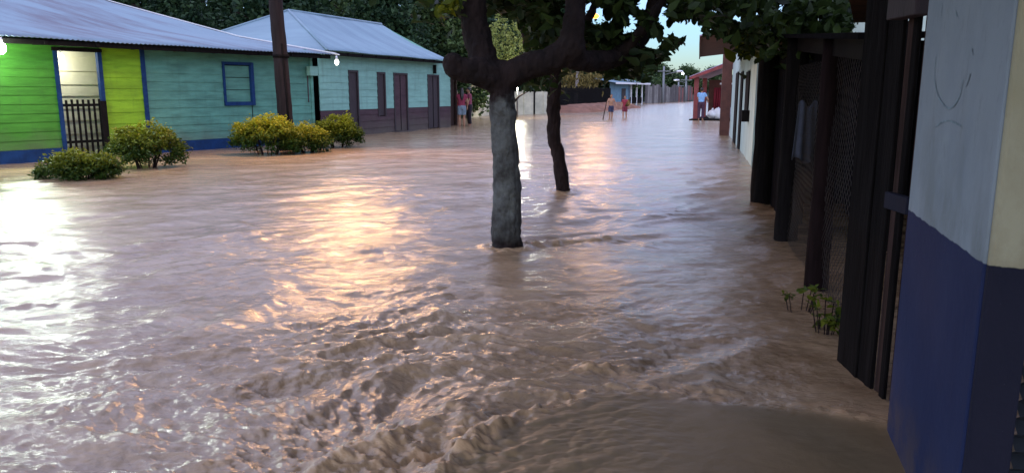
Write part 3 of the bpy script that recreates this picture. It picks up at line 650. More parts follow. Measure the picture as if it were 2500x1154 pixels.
# ---- background trees
def proto_tree(name, label, hgt, rad, low, m, nclus, per, lsz, loc, group, cone=False):
    t = thing(name, label, 'tree', loc, group)
    L0 = Vector(loc)
    bm = nb(); pts, rr = smooth_path([L0, L0 + Vector((.1, 0, hgt * .3)), L0 + Vector((-.1, 0, hgt * .6)), L0 + Vector((0, 0, hgt * .9))], [.24, .19, .13, .05], 5); tube(bm, pts, rr, 9, .06)
    for k in range(6):
        a = k * 1.1 + random.random(); z = hgt * (.3 + .08 * k); q = L0 + Vector((math.cos(a) * rad * .7, math.sin(a) * rad * .7, z + hgt * .16))
        tube(bm, [L0 + Vector((0, 0, z)), (L0 + Vector((0, 0, z))).lerp(q, .5) + Vector((0, 0, .15)), q], [.09, .06, .025], 7)
    mk('trunk', bm, M['bark2'], t, True)
    cc = []; sp = []
    for _ in range(nclus):
        a = random.uniform(0, 2 * PI); v = random.random(); z = low + (hgt - low) * v
        prof = math.sin(PI * min(1, .14 + .86 * v) ** .8) if not cone else (1 - v) ** .7
        r = rad * max(.12, prof) * (random.random() ** .35) * (1 + .22 * math.sin(3 * a + v * 5))
        cc.append((L0.x + math.cos(a) * r, L0.y + math.sin(a) * r, L0.z + z)); sp.append(random.uniform(.22, .48) * rad / 3)
    V, Fc, T = leaf_batch(clusters(cc, sp, per), lsz, .6, .2, 'q')
    cb = np.repeat(np.clip(RNG.normal(0, .22, nclus), -.4, .4), per * 4)
    npmesh('crown', V, Fc, m, t, False, {'tint': np.clip(T + cb, 0, 1)})
    return t
def dup(root, loc, rz, sc, label):
    r = root.copy(); C.objects.link(r); r.location = loc; r.rotation_euler = (0, 0, rz); r.scale = (sc, sc, sc); r['label'] = label
    for chd in list(root.children):
        c = chd.copy(); C.objects.link(c); c.parent = r
    return r
GB = 'dark trees behind the houses'
pa = proto_tree('forest_tree', 'tall dark tree right behind the ridge of the mint house roof', 8.6, 3.4, .8, M['leaf_far'], 240, 60, .30, (-12.5, 42, -.3), GB)
pb = proto_tree('forest_tree', 'mid green tree behind the right slope of the mint house roof', 7.8, 3.0, .6, M['leaf_far2'], 200, 60, .28, (-4.2, 46, -.3), GB)
rows = [(-26, 40, 1.1, 'dark tree behind the upper edge of the lime house roof, leftmost visible'), (-20.5, 43, 1.05, 'dark tree showing above the falling edge of the teal house roof'),
        (-16.5, 38.5, .8, 'lower dark tree between the two zinc roofs'), (-9.0, 47, 1.1, 'dark tree above the middle of the mint house ridge'),
        (-6.8, 41.5, .85, 'dark tree just behind the right end of the mint house ridge'), (-1.8, 60, 1.2, 'dark tree behind the upright left branch of the nearest tree'),
        (1.6, 82, 1.45, 'very dark tree between the branches of the nearest tree'), (-14, 55, 1.35, 'tall background tree behind the pole'),
        (-22, 56, 1.3, 'tall background tree far behind the teal house'), (-33, 50, 1.4, 'tall background tree at the far left behind the roofs'), (-6, 60, 1.4, 'tall background tree behind the mint roof slope'),
        (6.0, 92, 1.5, 'dark tree over the dark fence behind the wading children'), (10.2, 90, 1.15, 'tree crown rising behind the small blue house'), (17, 112, .80, 'round dark tree right of the small blue house')]
for i, (x, y, s, lb) in enumerate(rows):
    dup(pa if i % 3 else pb, (x, y, -.3), i * 1.9, s, lb)
pc = proto_tree('forest_tree', 'hazy far tree at the end of the street left of the utility poles', 6, 4.6, .5, M['leaf_far2'], 150, 50, .42, (24.5, 150, -.3), 'far trees closing the street')
for i, (x, y, s, lb) in enumerate([(30, 158, 1.15, 'far tree at the end of the street behind the tall utility pole'), (36.5, 162, 1.1, 'far tree at the end of the street above the far lamp glow'), (44, 170, 1.1, 'far tree at the street end beside the red porch'),
                                   (51, 160, 1.2, 'far tree behind the red porch roof'), (20.5, 135, 1.0, 'far bushy tree beside the pale fence'), (58, 150, 1.3, 'far tree behind the red porch interior')]):
    dup(pc, (x, y, -.3), i * 2.3, s, lb)
# hill behind everything
nx, ny = 120, 24
xs = np.linspace(-190, 190, nx); ys = np.linspace(0, 1, ny); XX, YY = np.meshgrid(xs, ys)
base = 84 + YY * 90 + np.clip(XX, 0, 200) * 1.05
top = np.where(XX < 4, 12 + 2 * fbm(XX * .03, XX * 0, 3, 120), np.clip(12 - (XX - 4) * .5, 4.5, 12)) + 1.2 * fbm(XX * .12, YY * 3, 3, 130)
ZZ = -1.5 + np.sin(YY * PI / 2) ** .8 * top
ii = np.arange(nx * ny).reshape(ny, nx)
npmesh('hill', np.stack([XX.ravel(), base.ravel(), ZZ.ravel()], 1), np.stack([ii[:-1, :-1].ravel(), ii[:-1, 1:].ravel(), ii[1:, 1:].ravel(), ii[1:, :-1].ravel()], 1),
       mat('wooded hill', (.022, .045, .026), .95, .4, .25, bump=1, bscale=1.2, dist=1.0, col2=(.008, .018, .012)), smooth=True)['kind'] = 'structure'
bpy.data.objects['hill']['kind'] = 'structure'

# pale green shrub lit by the lamp behind the yellow wall
t = proto_tree('young_tree', 'pale yellow green young tree with upright sprays lit behind the fork of the nearest tree', 5.3, 1.75, 2.6, M['leaf_lit'], 40, 30, .16, tuple(D(1245, 285, 45) + Vector((0, 0, -1))), None, True)
cr_ = [c for c in t.children if c.name.startswith('crown')][0]
bpy.data.objects.remove(cr_)
cc = []
for k in range(11):
    px = 1180 + k * 12.5; tp = [70, 92, 60, 28, 48, 75, 50, 58, 95, 62, 100][k]
    for j in range(26):
        v = j / 25; q = D(px + random.gauss(0, 1.5 + 7 * v), tp + (160 - tp) * v, 45 + random.gauss(0, .5)); cc.append(tuple(q))
V, Fc, T = leaf_batch(clusters(cc, .10, 10), .17, .5, -.5, 'q'); npmesh('crown', V, Fc, M['leaf_lit'], t, False, {'tint': T})
# yellow brown small tree lit by the street lamp
g = G(1408, 263); g.z = -.3
t = thing('small_tree', 'small tree with pale straight trunk and yellow brown drooping leaves before the dark fence', 'tree', g)
bm = nb(); tube(bm, [g, D(1408, 230, g.y), D(1410, 170, g.y), D(1412, 120, g.y)], [.2, .17, .15, .1], 10, .05); mk('trunk', bm, mat('pale bark', (.42, .38, .36), .9, .3, 4), t, True)
cc = pxbox(1375, 1470, 165, 225, g.y - 1.5, g.y + 1.5, 75) + pxbox(1385, 1500, 90, 170, g.y - 1, g.y + 2, 40)
V, Fc, T = leaf_batch(clusters(cc, .30, 11), .42, .35, .9, 'q'); npmesh('crown', V, Fc, M['leaf_brown'], t, False, {'tint': T})

# ================================================================== FAR THINGS, centre
# yellow wall, lit
fy = Fr(tuple(G(1150, 288))[:2], tuple(G(1196, 281))[:2])
w = thing('boundary_wall', 'pale yellow lamplit wall with a falling top just right of the standing group', 'wall', fy(0, 0, -.3))
bm = nb(); n = 8
for k in range(n):
    a = fy.L * k / n; b = fy.L * (k + 1) / n - .01; za = 2.05 - .85 * k / n
    box(bm, fy, a, b, -.12, 0, -.3, za)
mk('panel', bm, M['concrete'], w)
fy = Fr(tuple(G(1255, 281))[:2], tuple(G(1350, 277))[:2])
w = thing('boundary_wall', 'pale yellow lamplit wall with dark damp streaks between the two tree trunks', 'wall', fy(0, 0, -.3))
for k in range(4):
    bx('panel', M['concrete'], w, fy, fy.L * k / 4, fy.L * (k + 1) / 4 - .03, -.12, 0, -.3, 1.52)
for k in range(5): bx('post', M['concrete'] if k != 2 else M['blackwood'], w, fy, fy.L * k / 4 - .1, fy.L * k / 4 + .06, -.14, .04, -.3, 1.62)
lamp_p = D(1263, 192, 45.5)
tl, _l = bulb('wall_lamp', 'bright white lamp hidden behind the nearest trunk that lights the yellow wall', lamp_p, .16, (1, .95, .74), 20, 140)
bm = nb(); tube(bm, [Vector((lamp_p.x, lamp_p.y + .15, -.3)), Vector((lamp_p.x, lamp_p.y + .15, lamp_p.z + .3))], .05, 8); mk('post', bm, M['metal'], tl, True)
# dark picket fence and bank
fd = Fr(tuple(G(1352, 275))[:2], tuple(G(1490, 261))[:2])
w = thing('picket_fence', 'dark tall picket fence behind the small yellow brown tree', 'fence', fd(0, 0, -.3))
bx('rail', M['blackwood'], w, fd, 0, fd.L, -.06, -.01, .5, .6, bev=0); bx('rail', M['blackwood'], w, fd, 0, fd.L, -.06, -.01, 1.5, 1.6, bev=0)
k = 0; s = 0
while s < fd.L - .2:
    bx('picket', M['plankdark'], w, fd, s, s + .13, 0, .03, -.3, 1.9 + random.uniform(-.12, .12), bev=0); s += .27
# reddish earth bank in front
nx2 = 60; bmv = []
A0 = G(1400, 277); B0 = G(1560, 262)
fb = Fr(tuple(A0)[:2], tuple(B0)[:2])
vs = []; fs = []
for i in range(nx2):
    s = fb.L * i / (nx2 - 1)
    for j, (o, z) in enumerate(((.9, -.3), (.55, .05), (.0, .33), (-1.0, .5), (-3.0, .45))):
        q = fb(s, o + .3 * math.sin(s * 1.3 + j), -.3 + (z + .3) * min(1, i / 7, (nx2 - 1 - i) / 7) + (.10 * math.sin(s * 2.1 + j * 2) if 0 < j < 5 else 0) + (random.uniform(-.03, .03))); vs.append(tuple(q))
for i in range(nx2 - 1):
    for j in range(4): a = i * 5 + j; fs.append((a, a + 1, a + 6, a + 5))
tag(npmesh('earth_bank', vs, fs, M['bankearth'], smooth=True), kind='structure')
# small blue house
A0 = G(1488, 259); B0 = G(1566, 254)
fbh = Fr((A0.x, A0.y), (B0.x - 1.0, B0.y - 6))
hb = thing('small_house', 'small pale blue house with a low zinc roof and white porch posts beyond the children', 'house', fbh(1, 0, -.3))
Lb = fbh.L
mk('wall', siding(fbh, 0, Lb * .55, -.3, 2.5, .3), mat('light blue paint', (.13, .25, .34), .8, .2, 2), hb)
mk('wall', siding(Fr(fbh(Lb * .55, -1.5, 0), fbh(Lb, -1.5, 0)), 0, Lb * .45, -.3, 2.5, .3), mat('shaded blue paint', (.10, .17, .24), .8, .2, 2), hb)  # recessed porch wall: its shade is put into a darker copy of the blue
for s in (.62, .80, .98): bx('porch_post', M['white'], hb, fbh, Lb * s - .09, Lb * s + .09, .0, .15, -.3, 2.5)
bx('porch_rail', M['plankdark'], hb, fbh, Lb * .6, Lb, .02, .12, .2, .9)
bx('door', M['brownwood'], hb, fbh, Lb * .34, Lb * .46, .02, .06, -.2, 1.9)
o = mk('roof', corrugated(fbh, -.5, Lb + .4, [(.9, 2.5), (-2, 3.0), (-5, 3.2)], .2, .02), M['roof2'], hb, True); o.modifiers.new('sol', 'SOLIDIFY').thickness = .02
bx('fascia', M['white'], hb, fbh, -.5, Lb + .4, .88, .95, 2.36, 2.55)
# far pale fence
A0 = G(1575, 253); B0 = G(1690, 247)
ff = Fr((A0.x, A0.y), (B0.x, B0.y))
w = thing('plank_fence', 'far pale plank fence along the end of the street below the utility poles', 'fence', ff(0, 0, -.3))
nb_ = 26
mats = [mat('fence pale', (.20, .19, .18), .9, .3, 1), mat('fence grey', (.09, .08, .08), .9, .3, 1), mat('fence red', (.22, .08, .07), .9, .3, 1)]
for k in range(nb_):
    bx('board', mats[0 if k < 12 and k % 3 else (2 if k > 16 and k % 2 else 1)], w, ff, ff.L * k / nb_, ff.L * (k + 1) / nb_ - .15, -.05, random.uniform(0, .03), -.3, 2.4 + random.uniform(-.3, .3), bev=0)
bx('rail', mats[1], w, ff, 0, ff.L, -.12, -.06, 1.4, 1.6, bev=0)
# far utility poles
def far_pole(px, base, top, label, arm=0, lamp=False, watt=0):
    g = G(px, base); zt = D(px, top, g.y).z
    t = thing('utility_pole', label, 'pole', Vector((g.x, g.y, -.3)), 'far utility poles down the street')
    bm = nb(); tube(bm, [Vector((g.x, g.y, -.3)), Vector((g.x, g.y, zt))], [.2, .13], 10); mk('shaft', bm, mat('concrete pole', (.22, .24, .26), .8, .1, 3), t, True)
    bm = nb(); box(bm, W0, g.x - .9, g.x + .9, g.y - .25, g.y - .15, zt - .75, zt - .62); mk('crossarm', bm, M['metal'], t)
    if arm:
        bm = nb(); tube(bm, [Vector((g.x, g.y, zt - 1.2)), Vector((g.x + arm, g.y - .3, zt - .7))], .06, 8); mk('lamp_arm', bm, M['metal'], t, True)
        bm = nb(); ell(bm, Vector((g.x + arm, g.y - .3, zt - .72)), (.5, .25, .16)); hd = mk('lamp_head', bm, M['white'], t, True)
    return t, Vector((g.x, g.y, zt))
_, q1 = far_pole(1618, 251, 162, 'tall pale utility pole with a lamp arm standing by the far fence', 2.2)
_, q2 = far_pole(1673, 248, 185, 'shorter utility pole farther down the street beside the red porch', -1.6)
_, q3 = far_pole(1655, 246, 200, 'smallest utility pole at the very end of the street')
# pole carrying the orange lamp, trunk hidden behind the near branch
g = G(1353, 281)
t = thing('street_lamp', 'orange glowing street lamp seen through the leaves above the wading children', 'street lamp', Vector((g.x, g.y, -.3)))
hp = D(1452, 40, g.y - 1.0)
bm = nb(); tube(bm, [Vector((g.x, g.y, -.3)), Vector((g.x, g.y, hp.z + .1))], [.15, .1], 10); mk('shaft', bm, M['pole'], t, True)
bm = nb(); tube(bm, [Vector((g.x, g.y, hp.z - .4)), Vector((g.x + .8, g.y - .4, hp.z + .05)), hp + Vector((-.1, 0, .1))], .035, 8); mk('lamp_arm', bm, M['metal'], t, True)
streetlamp(hp, None, 420, t, 1.4, .28)
# wires
def wire(p, q, sag, label):
    bm = nb(); pts = [p.lerp(q, k / 16) - Vector((0, 0, sag * 4 * (k / 16) * (1 - k / 16))) for k in range(17)]
    tube(bm, pts, .018, 5); return tag(mk('power_line', bm, M['blackwood'], None, True, loc=tuple(p)), label, 'wire')
wire(q1 + Vector((.6, 0, -.6)), q2 + Vector((.6, 0, -.6)), .8, 'power line strung between the two far utility poles')
bulb('far_lamp', 'small white glare of a lamp above the far fence at the street end', D(1628, 226, 125), .38, (1, .97, .88), 10, 15)
bulb('far_lamp', 'tiny distant white lamp beside the red porch roof', D(1667, 180, 120), .16, (.9, .97, 1), 6, 3)

# ================================================================== RIGHT SIDE
# ---- near pillar wall
fw = Fr((1.69, 3.2), (1.37, 2.14)); # towards the camera
fw.n = Vector((-.9575, .289, 0)); fw.n = (Vector((-fw.d.y, fw.d.x, 0)) if Vector((-fw.d.y, fw.d.x, 0)).x < 0 else Vector((fw.d.y, -fw.d.x, 0)))
wl = thing('shop_wall', 'near plaster wall corner, pale blue above navy with a stained yellow end face', 'wall', fw(.5, -.5, -.3))
LW = fw.L
def slab(name, m, s0, s1, o0, o1, z0, z1, lab=None):
    bm = nb(); box(bm, fw, s0, s1, o0, o1, z0, z1); 
    o = mk(name, bm, m, wl); bevel(o, .012, 3)
    if lab: o['label'] = lab
    return o
def painted(name, up, lo, zc):
    """two paints meeting at a hand painted line, with drips, scuffs and grime"""
    m = bpy.data.materials.new(name); m.use_nodes = True; nt = m.node_tree; N = nt.nodes; L = nt.links; b = N['Principled BSDF']
    g = N.new('ShaderNodeNewGeometry'); sp = N.new('ShaderNodeSeparateXYZ'); L.new(g.outputs['Position'], sp.inputs[0])
    def noise(sc, det, st=(1, 1, 1), rough=.65):
        mp = N.new('ShaderNodeMapping'); mp.inputs['Scale'].default_value = st; L.new(g.outputs['Position'], mp.inputs[0])
        n = N.new('ShaderNodeTexNoise'); n.inputs['Scale'].default_value = sc; n.inputs['Detail'].default_value = det; n.inputs['Roughness'].default_value = rough; L.new(mp.outputs[0], n.inputs['Vector']); return n
    def rng(src, a, b_, c=0., d=1.):
        r = N.new('ShaderNodeMapRange'); r.inputs['From Min'].default_value = a; r.inputs['From Max'].default_value = b_; r.inputs['To Min'].default_value = c; r.inputs['To Max'].default_value = d; L.new(src, r.inputs['Value']); return r.outputs[0]
    def mix(A, B, f):
        x = N.new('ShaderNodeMix'); x.data_type = 'RGBA'
        for k, v in (('A', A), ('B', B)):
            if isinstance(v, tuple): x.inputs[k].default_value = (*v, 1)
            else: L.new(v, x.inputs[k])
        L.new(f, x.inputs['Factor']); return x.outputs['Result']
    def mul(a, c):
        x = N.new('ShaderNodeMath'); x.operation = 'MULTIPLY'; L.new(a, x.inputs[0])
        if isinstance(c, float): x.inputs[1].default_value = c
        else: L.new(c, x.inputs[1])
        return x.outputs[0]
    e = N.new('ShaderNodeMath'); e.operation = 'MULTIPLY_ADD'; e.inputs[1].default_value = .022; L.new(noise(14, 4).outputs['Fac'], e.inputs[0]); L.new(sp.outputs['Z'], e.inputs[2])
    edge = rng(e.outputs[0], zc + .009, zc + .0125)
    U = mix(up[0], up[1], rng(noise(3.0, 8, (1, 1, .6)).outputs['Fac'], .42, .66))
    U = mix(U, up[2], mul(rng(noise(9, 8, (1, 1, .35), .75).outputs['Fac'], .56, .72), .55))
    low = rng(sp.outputs['Z'], zc, zc + .55, 1., 0.)
    U = mix(U, up[2], mul(mul(low, rng(noise(5, 7, (1, 1, .5)).outputs['Fac'], .40, .62)), .6))
    Lo = mix(lo[0], lo[1], rng(noise(3.5, 8, (1, 1, .5)).outputs['Fac'], .42, .64))
    sc = mul(rng(noise(22, 6, (1, 1, 1), .8).outputs['Fac'], .66, .71), .5)
    Lo = mix(Lo, (.10, .11, .15), sc)
    mud = mul(rng(sp.outputs['Z'], 0., .35, 1., 0.), rng(noise(6, 6).outputs['Fac'], .4, .6))
    Lo = mix(Lo, (.09, .065, .045), mul(mud, .6))
    L.new(mix(Lo, U, edge), b.inputs['Base Color']); b.inputs['Roughness'].default_value = .8; b.inputs['Specular IOR Level'].default_value = .25
    bp = N.new('ShaderNodeBump'); bp.inputs['Distance'].default_value = .006; bp.inputs['Strength'].default_value = .45; L.new(noise(26, 8, (1, 1, 1), .7).outputs['Fac'], bp.inputs['Height'])
    b2 = N.new('ShaderNodeBump'); b2.inputs['Distance'].default_value = .02; b2.inputs['Strength'].default_value = .25; L.new(noise(3, 3).outputs['Fac'], b2.inputs['Height']); L.new(b2.outputs[0], bp.inputs['Normal']); L.new(bp.outputs[0], b.inputs['Normal'])
    return m
slab('street_face', painted('pale over navy plaster', ((.27, .33, .36), (.23, .29, .325), (.15, .18, .17)), ((.010, .019, .066), (.014, .025, .078)), 1.01), 0, LW - .012, -.11, 0, -.35, 3.04)
slab('end_face', painted('yellow over black plaster', ((.36, .355, .24), (.31, .295, .175), (.17, .135, .07)), ((.007, .009, .022), (.011, .012, .026)), 1.012), LW - .010, LW + .02, -.125, -.004, -.35, 3.04, 'stained yellow end face of the wall with black navy base')
slab('added_shade_roof', M['plankbrown'], -1.3, 5, -3, 3.1, 3.05, 3.1)  # unseen roof slab added overhead to darken the near wall and water
slab('room_wall', M['wallwhite'], LW + 1.3, LW + 4, -.3, 0, -.3, 3.04)
# metal shutter beyond the end face
sh = thing('roller_shutter', 'grey ribbed metal shutter at the right edge beside the yellow wall face', 'shutter', fw(LW, -.8, -.3))
bm = nb()
k = 0; z = -.3
while z < 1.0:
    v = [fw(LW - .06, -.14, z), fw(LW - .06, -1.9, z), fw(LW - .01, -1.9, z + .03), fw(LW - .01, -.14, z + .03), fw(LW - .06, -.14, z + .055), fw(LW - .06, -1.9, z + .055)]
    vs = [bm.verts.new(q) for q in v]; bm.faces.new((vs[0], vs[1], vs[2], vs[3])); bm.faces.new((vs[3], vs[2], vs[5], vs[4])); z += .055
mk('slats', bm, mat('shutter metal', (.05, .06, .075), .45, .3, 3, bump=.2, metal=.4), sh)
bx('guide', M['redpaint'], sh, fw, LW - .07, LW + .0, -.60, -.56, -.3, 1.0)
# chalk scribbles on the pale wall
def scribble(pts, r, label, m):
    bm = nb()
    P = []
    for (px, py) in pts:
        rr_ = ray(px, py); A = fw(0, .0025, 0); t_ = ((A - Vector((0, 0, CH))).dot(fw.n)) / rr_.dot(fw.n); P.append(Vector((0, 0, CH)) + rr_ * t_)
    a, b = smooth_path(P, [r] * len(P), 6)
    for i in range(len(a) - 1):
        d_ = (a[i + 1] - a[i]).normalized(); s_ = d_.cross(fw.n).normalized() * r * random.uniform(.6, 1.2)
        vs = [bm.verts.new(q) for q in (a[i] - s_, a[i] + s_, a[i + 1] + s_, a[i + 1] - s_)]; bm.faces.new(vs)
    return mk('pencil_mark', bm, m, wl)
mm = mat('faint pencil', (.22, .31, .34), .9, .3, 30, bump=0)
mm2 = mat('dark pencil', (.16, .21, .24), .9, .3, 30, bump=0)
scribble([(2284, 140), (2281, 190), (2290, 235), (2308, 260), (2325, 262), (2342, 235), (2350, 195)], .0035, '', mm)
scribble([(2284, 310), (2300, 298), (2320, 296), (2345, 308)], .003, '', mm)
scribble([(2358, 212), (2364, 195), (2368, 180)], .0045, '', mm2)
scribble([(2300, 8), (2297, 40)], .003, '', mm); scribble([(2332, 30), (2336, 40)], .004, '', mm); scribble([(2372, 118), (2375, 135)], .003, '', mm2)
# ---- planks / gate between the wall and the shed
gp = thing('plank_gate', 'dark weathered plank gate with a blue cross rail against the near wall', 'gate', Vector((1.9, 3.8, -.3)))
fg = Fr((1.885, 4.10), (1.868, 3.40)); fg.n = Vector((-fg.d.y, fg.d.x, 0)) if Vector((-fg.d.y, fg.d.x, 0)).x < 0 else Vector((fg.d.y, -fg.d.x, 0))
pls = [(0, .25, .04, 'plankdark'), (.251, .345, .03, 'plankdark'), (.346, .42, .035, 'plankdark'), (.43, .50, .02, 'plankbrown'), (.51, .56, .035, 'plankdark'), (.57, .62, .01, 'plankbrown'), (.63, .69, .03, 'blackwood')]
for a, b, o_, mn in pls: bx('plank', M[mn], gp, fg, a, b, o_ - .02, o_, -.3, 2.6 + random.uniform(0, .1))
bx('cross_rail', M['navydark'], gp, fg, .47, .69, .042, .075, .95, 1.03)
bx('header', M['brownwood'], gp, fg, .42, .69, .04, .12, 1.83, 1.95)
# ---- black open shed
fs_ = Fr((2.02, 4.25), (3.43, 10.35)); fs_.n = Vector((-fs_.d.y, fs_.d.x, 0)) if Vector((-fs_.d.y, fs_.d.x, 0)).x < 0 else Vector((fs_.d.y, -fs_.d.x, 0))
sd = thing('open_shed', 'dark shed of posts, boards and wire mesh standing in the flood on the right', 'shed', fs_(3, -1, -.3))
def stn(px, base):  # station along the front of a surveyed post foot
    q = G(px, base); return (q - fs_.A).dot(fs_.d)
for px, base, w_, mn in ((1985, 705, .09, 'fasc'), (1905, 588, .12, 'plankdark'), (1868, 495, .15, 'plankdark')):
    s = stn(px, base); zt = 1.78 + .068 * s
    bm = nb(); q = fs_(s, 0, 0); pts, rad = smooth_path([q + Vector((0, 0, -.3)), q + Vector((.01, .02, .8)), q + Vector((0, 0, zt))], [w_, w_ * .92, w_ * .85], 6); tube(bm, pts, rad, 10, .06)
    mk('post', bm, M[mn] if mn in M else mat('reddish post', (.013, .008, .008), .9, .4, 4, (4, 4, .6), .5, spec=.05), sd, True)
# boards closing the front between posts, hanging above the water with ragged feet
s = .15; random.seed(3)
bm1 = nb(); s = .9
while s < fs_.L:
    wd = random.uniform(.14, .24); z0 = random.uniform(-.2, .15) if s > 3.6 else random.uniform(.62, .95)
    box(bm1, fs_, s, s + wd - .012, -.16 - random.uniform(0, .03), -.12, z0, 1.78 + .068 * s + random.uniform(-.03, .03)); s += wd
mk('front_boards', bm1, M['shedwall'], sd)
bm1 = nb(); q_ = .075; L_ = 4.4; H_ = 2.0
def strand(p, q):
    bow = [fs_(p[0] + (q[0] - p[0]) * k / 6, -.02 + .02 * math.sin((p[0] + k) * 2.1), p[1] + (q[1] - p[1]) * k / 6) for k in range(7)]
    tube(bm1, bow, .0017, 4, cap=False)
k = -int(H_ / q_)
while k * q_ < L_:
    a = k * q_; p = (max(a, 0), max(-a, 0) - .25); e = min(H_ - max(-a, 0), L_ - max(a, 0)); 
    if e > .05:
        strand(p, (p[0] + e, p[1] + e)); strand((p[0], H_ - .25 - max(-a, 0)), (p[0] + e, H_ - .25 - max(-a, 0) - e))
    k += 1
mk('wire_mesh', bm1, mat('rusty wire', (.035, .03, .028), .6, .4, 20, metal=.3, bump=0), sd)
bm = nb()
def sbox(bm, fr, s0, s1, o0, o1, h, dz0, dz1):
    vs = [bm.verts.new(fr(s_, o_, h(s_) + dz)) for dz in (dz0, dz1) for (s_, o_) in ((s0, o0), (s1, o0), (s1, o1), (s0, o1))]
    fs = [bm.faces.new([vs[i] for i in q]) for q in ((3, 2, 1, 0), (4, 5, 6, 7), (0, 1, 5, 4), (1, 2, 6, 5), (2, 3, 7, 6), (3, 0, 4, 7))]; bmesh.ops.recalc_face_normals(bm, faces=fs)
hs = lambda s_: 1.78 + .068 * s_
sbox(bm, fs_, -.1, fs_.L + .2, -.10, .02, hs, -.12, .0); mk('top_beam', bm, M['blackwood'], sd)
bm = nb(); box(bm, fs_, -.1, fs_.L + .2, -3.2, -3.12, .12, 1.80); box(bm, fs_, fs_.L + .1, fs_.L + .18, -3.12, -.2, -.3, 2.15); mk('back_wall', bm, M['shedwall'], sd)
bm = nb(); sbox(bm, fs_, -.15, fs_.L + .2, -3.3, .16, hs, .005, .04)
mk('roof', bm, M['shedwall'], sd)
# grey cloth hanging inside
bm = nb(); s0_ = 2.85; gr = []
for a in range(15):
    gr.append([bm.verts.new(fs_(s0_ + .03 * math.sin(a * 1.5) * (.3 + b / 9), .04 - (.20 + .10 * b / 9) * (a / 14) + .03 * b / 9, 1.40 - .52 * b / 9 + .03 * math.sin(a * .8))) for b in range(10)])
for a in range(14):
    for b in range(9): bm.faces.new((gr[a][b], gr[a + 1][b], gr[a + 1][b + 1], gr[a][b + 1]))
cl = mk('hanging_cloth', bm, cloth('grey cloth', (.05, .06, .085)), None, True, loc=tuple(fs_(s0_, .05, 1.38))); cl.modifiers.new('sol', 'SOLIDIFY').thickness = .006
tag(cl, 'faded grey cloth hanging on the shed front between two posts', 'cloth')
# weeds
for (px, py, lab, n) in ((1945, 745, 'small green weed sprig poking from the water before the shed post', 7), (2010, 800, 'leafy green weed in the water beside the plank gate', 16)):
    q = G(px + 5, py + 15); t = thing('weed', lab, 'plant', Vector((q.x, q.y, -.3)))
    bm = nb(); cc = []
    for k in range(n):
        a = random.uniform(0, 2 * PI); tp = q + Vector((math.cos(a) * .10, math.sin(a) * .08, random.uniform(.04, .22))); tube(bm, [q + Vector((0, 0, -.3)), tp], [.006, .003], 6); cc.append(tuple(tp))
    mk('stem', bm, M['bark2'], t, True)
    V, Fc, T = leaf_batch(clusters(cc, .02, 5), .055, .55, .1, 'n'); npmesh('leaves', V, Fc, M['leaf_bush'], t, True, {'tint': T * .25})
# ---- roof with brown underside far up right (next building)
rb = thing('neighbour_roof', 'roof edge with orange brown underside above the shed on the right', 'roof', Vector((4.2, 7.5, 2.3)))
bm = nb(); A_ = D(2085, 56, 7.2); B_ = D(2215, 52, 7.2); Cc = D(2230, -60, 5.6); Dd = D(2060, -60, 5.6)
vs = [bm.verts.new(q) for q in (A_, B_, Cc, Dd)]; bm.faces.new(vs); o = mk('underside', bm, mat('orange soffit', (.16, .07, .03), .8, .4, 2, (1, 6, 1)), rb); o.modifiers.new('sol', 'SOLIDIFY').thickness = .04
bm = nb(); tube(bm, [Vector((B_.x + .05, 7.2, -.3)), B_ + Vector((.05, 0, 0))], .06, 10); mk('post', bm, M['plankdark'], rb, True)
bm = nb(); tube(bm, [Vector((Dd.x + .1, 5.7, -.3)), Dd + Vector((.1, .1, 0))], .05, 10); 
bm.free()

# ---- pale house on the right
fr_ = Fr((5.06, 16.15), (7.71, 27.1)); fr_.n = Vector((-fr_.d.y, fr_.d.x, 0)) if Vector((-fr_.d.y, fr_.d.x, 0)).x < 0 else Vector((fr_.d.y, -fr_.d.x, 0))
ph = thing('plaster_house', 'pale plaster house with narrow dark doors beyond the shed on the right', 'house', fr_(5, -1, -.3))
def wallbm(fr, s0, s1, z0, z1, holes, th=.15):
    bm = nb(); cs = sorted({s0, s1} | {h[0] for h in holes} | {h[1] for h in holes})
    for a, b in zip(cs, cs[1:]):
        zs = [(z0, z1)]
        for h in holes:
            if h[0] <= a + 1e-4 and h[1] >= b - 1e-4:
                zs = [x for y in zs for x in ((y[0], h[2]), (h[3], y[1])) if x[1] - x[0] > .01]
        for p, q in zs: box(bm, fr, a, b, -th, 0, p, q)
    bmesh.ops.remove_doubles(bm, verts=bm.verts, dist=1e-4)
    return bm
hol = [(1.3, 2.6, .95, 2.0), (4.0, 5.0, -.3, 2.06), (6.4, 8.0, -.3, 2.1)]
mk('wall', wallbm(fr_, -.6, 11, -.3, 2.95, hol), M['paleR'], ph)
fe_ = Fr(fr_(-.6, 0, 0), fr_(-.6, -5, 0)); fe_.n = -fr_.d
mk('end_wall', wallbm(fe_, .0, 5, -.3, 2.95, []), M['paleR'], ph)
for i, (a, b, c, d_) in enumerate(hol):
    q = bx('shutter' if i == 0 else 'door', M['blackwood'], ph, fr_, a + .04, b - .04, -.06, .03, c + .02, d_ - .03)
    if i == 0: bx('sill', M['paleR'], q, fr_, a - .08, b + .08, -.02, .07, c - .07, c)
o = mk('roof', corrugated(fr_, -.9, 6.5, prof_sub([(1.15, 2.60), (-.2, 2.98), (-2.6, 3.5)], 3), .11, .012), mat('purple zinc', (.36, .33, .55), .5, .3, 1.5, metal=.2, col2=(.2, .16, .25)), ph, True); o.modifiers.new('sol', 'SOLIDIFY').thickness = .006
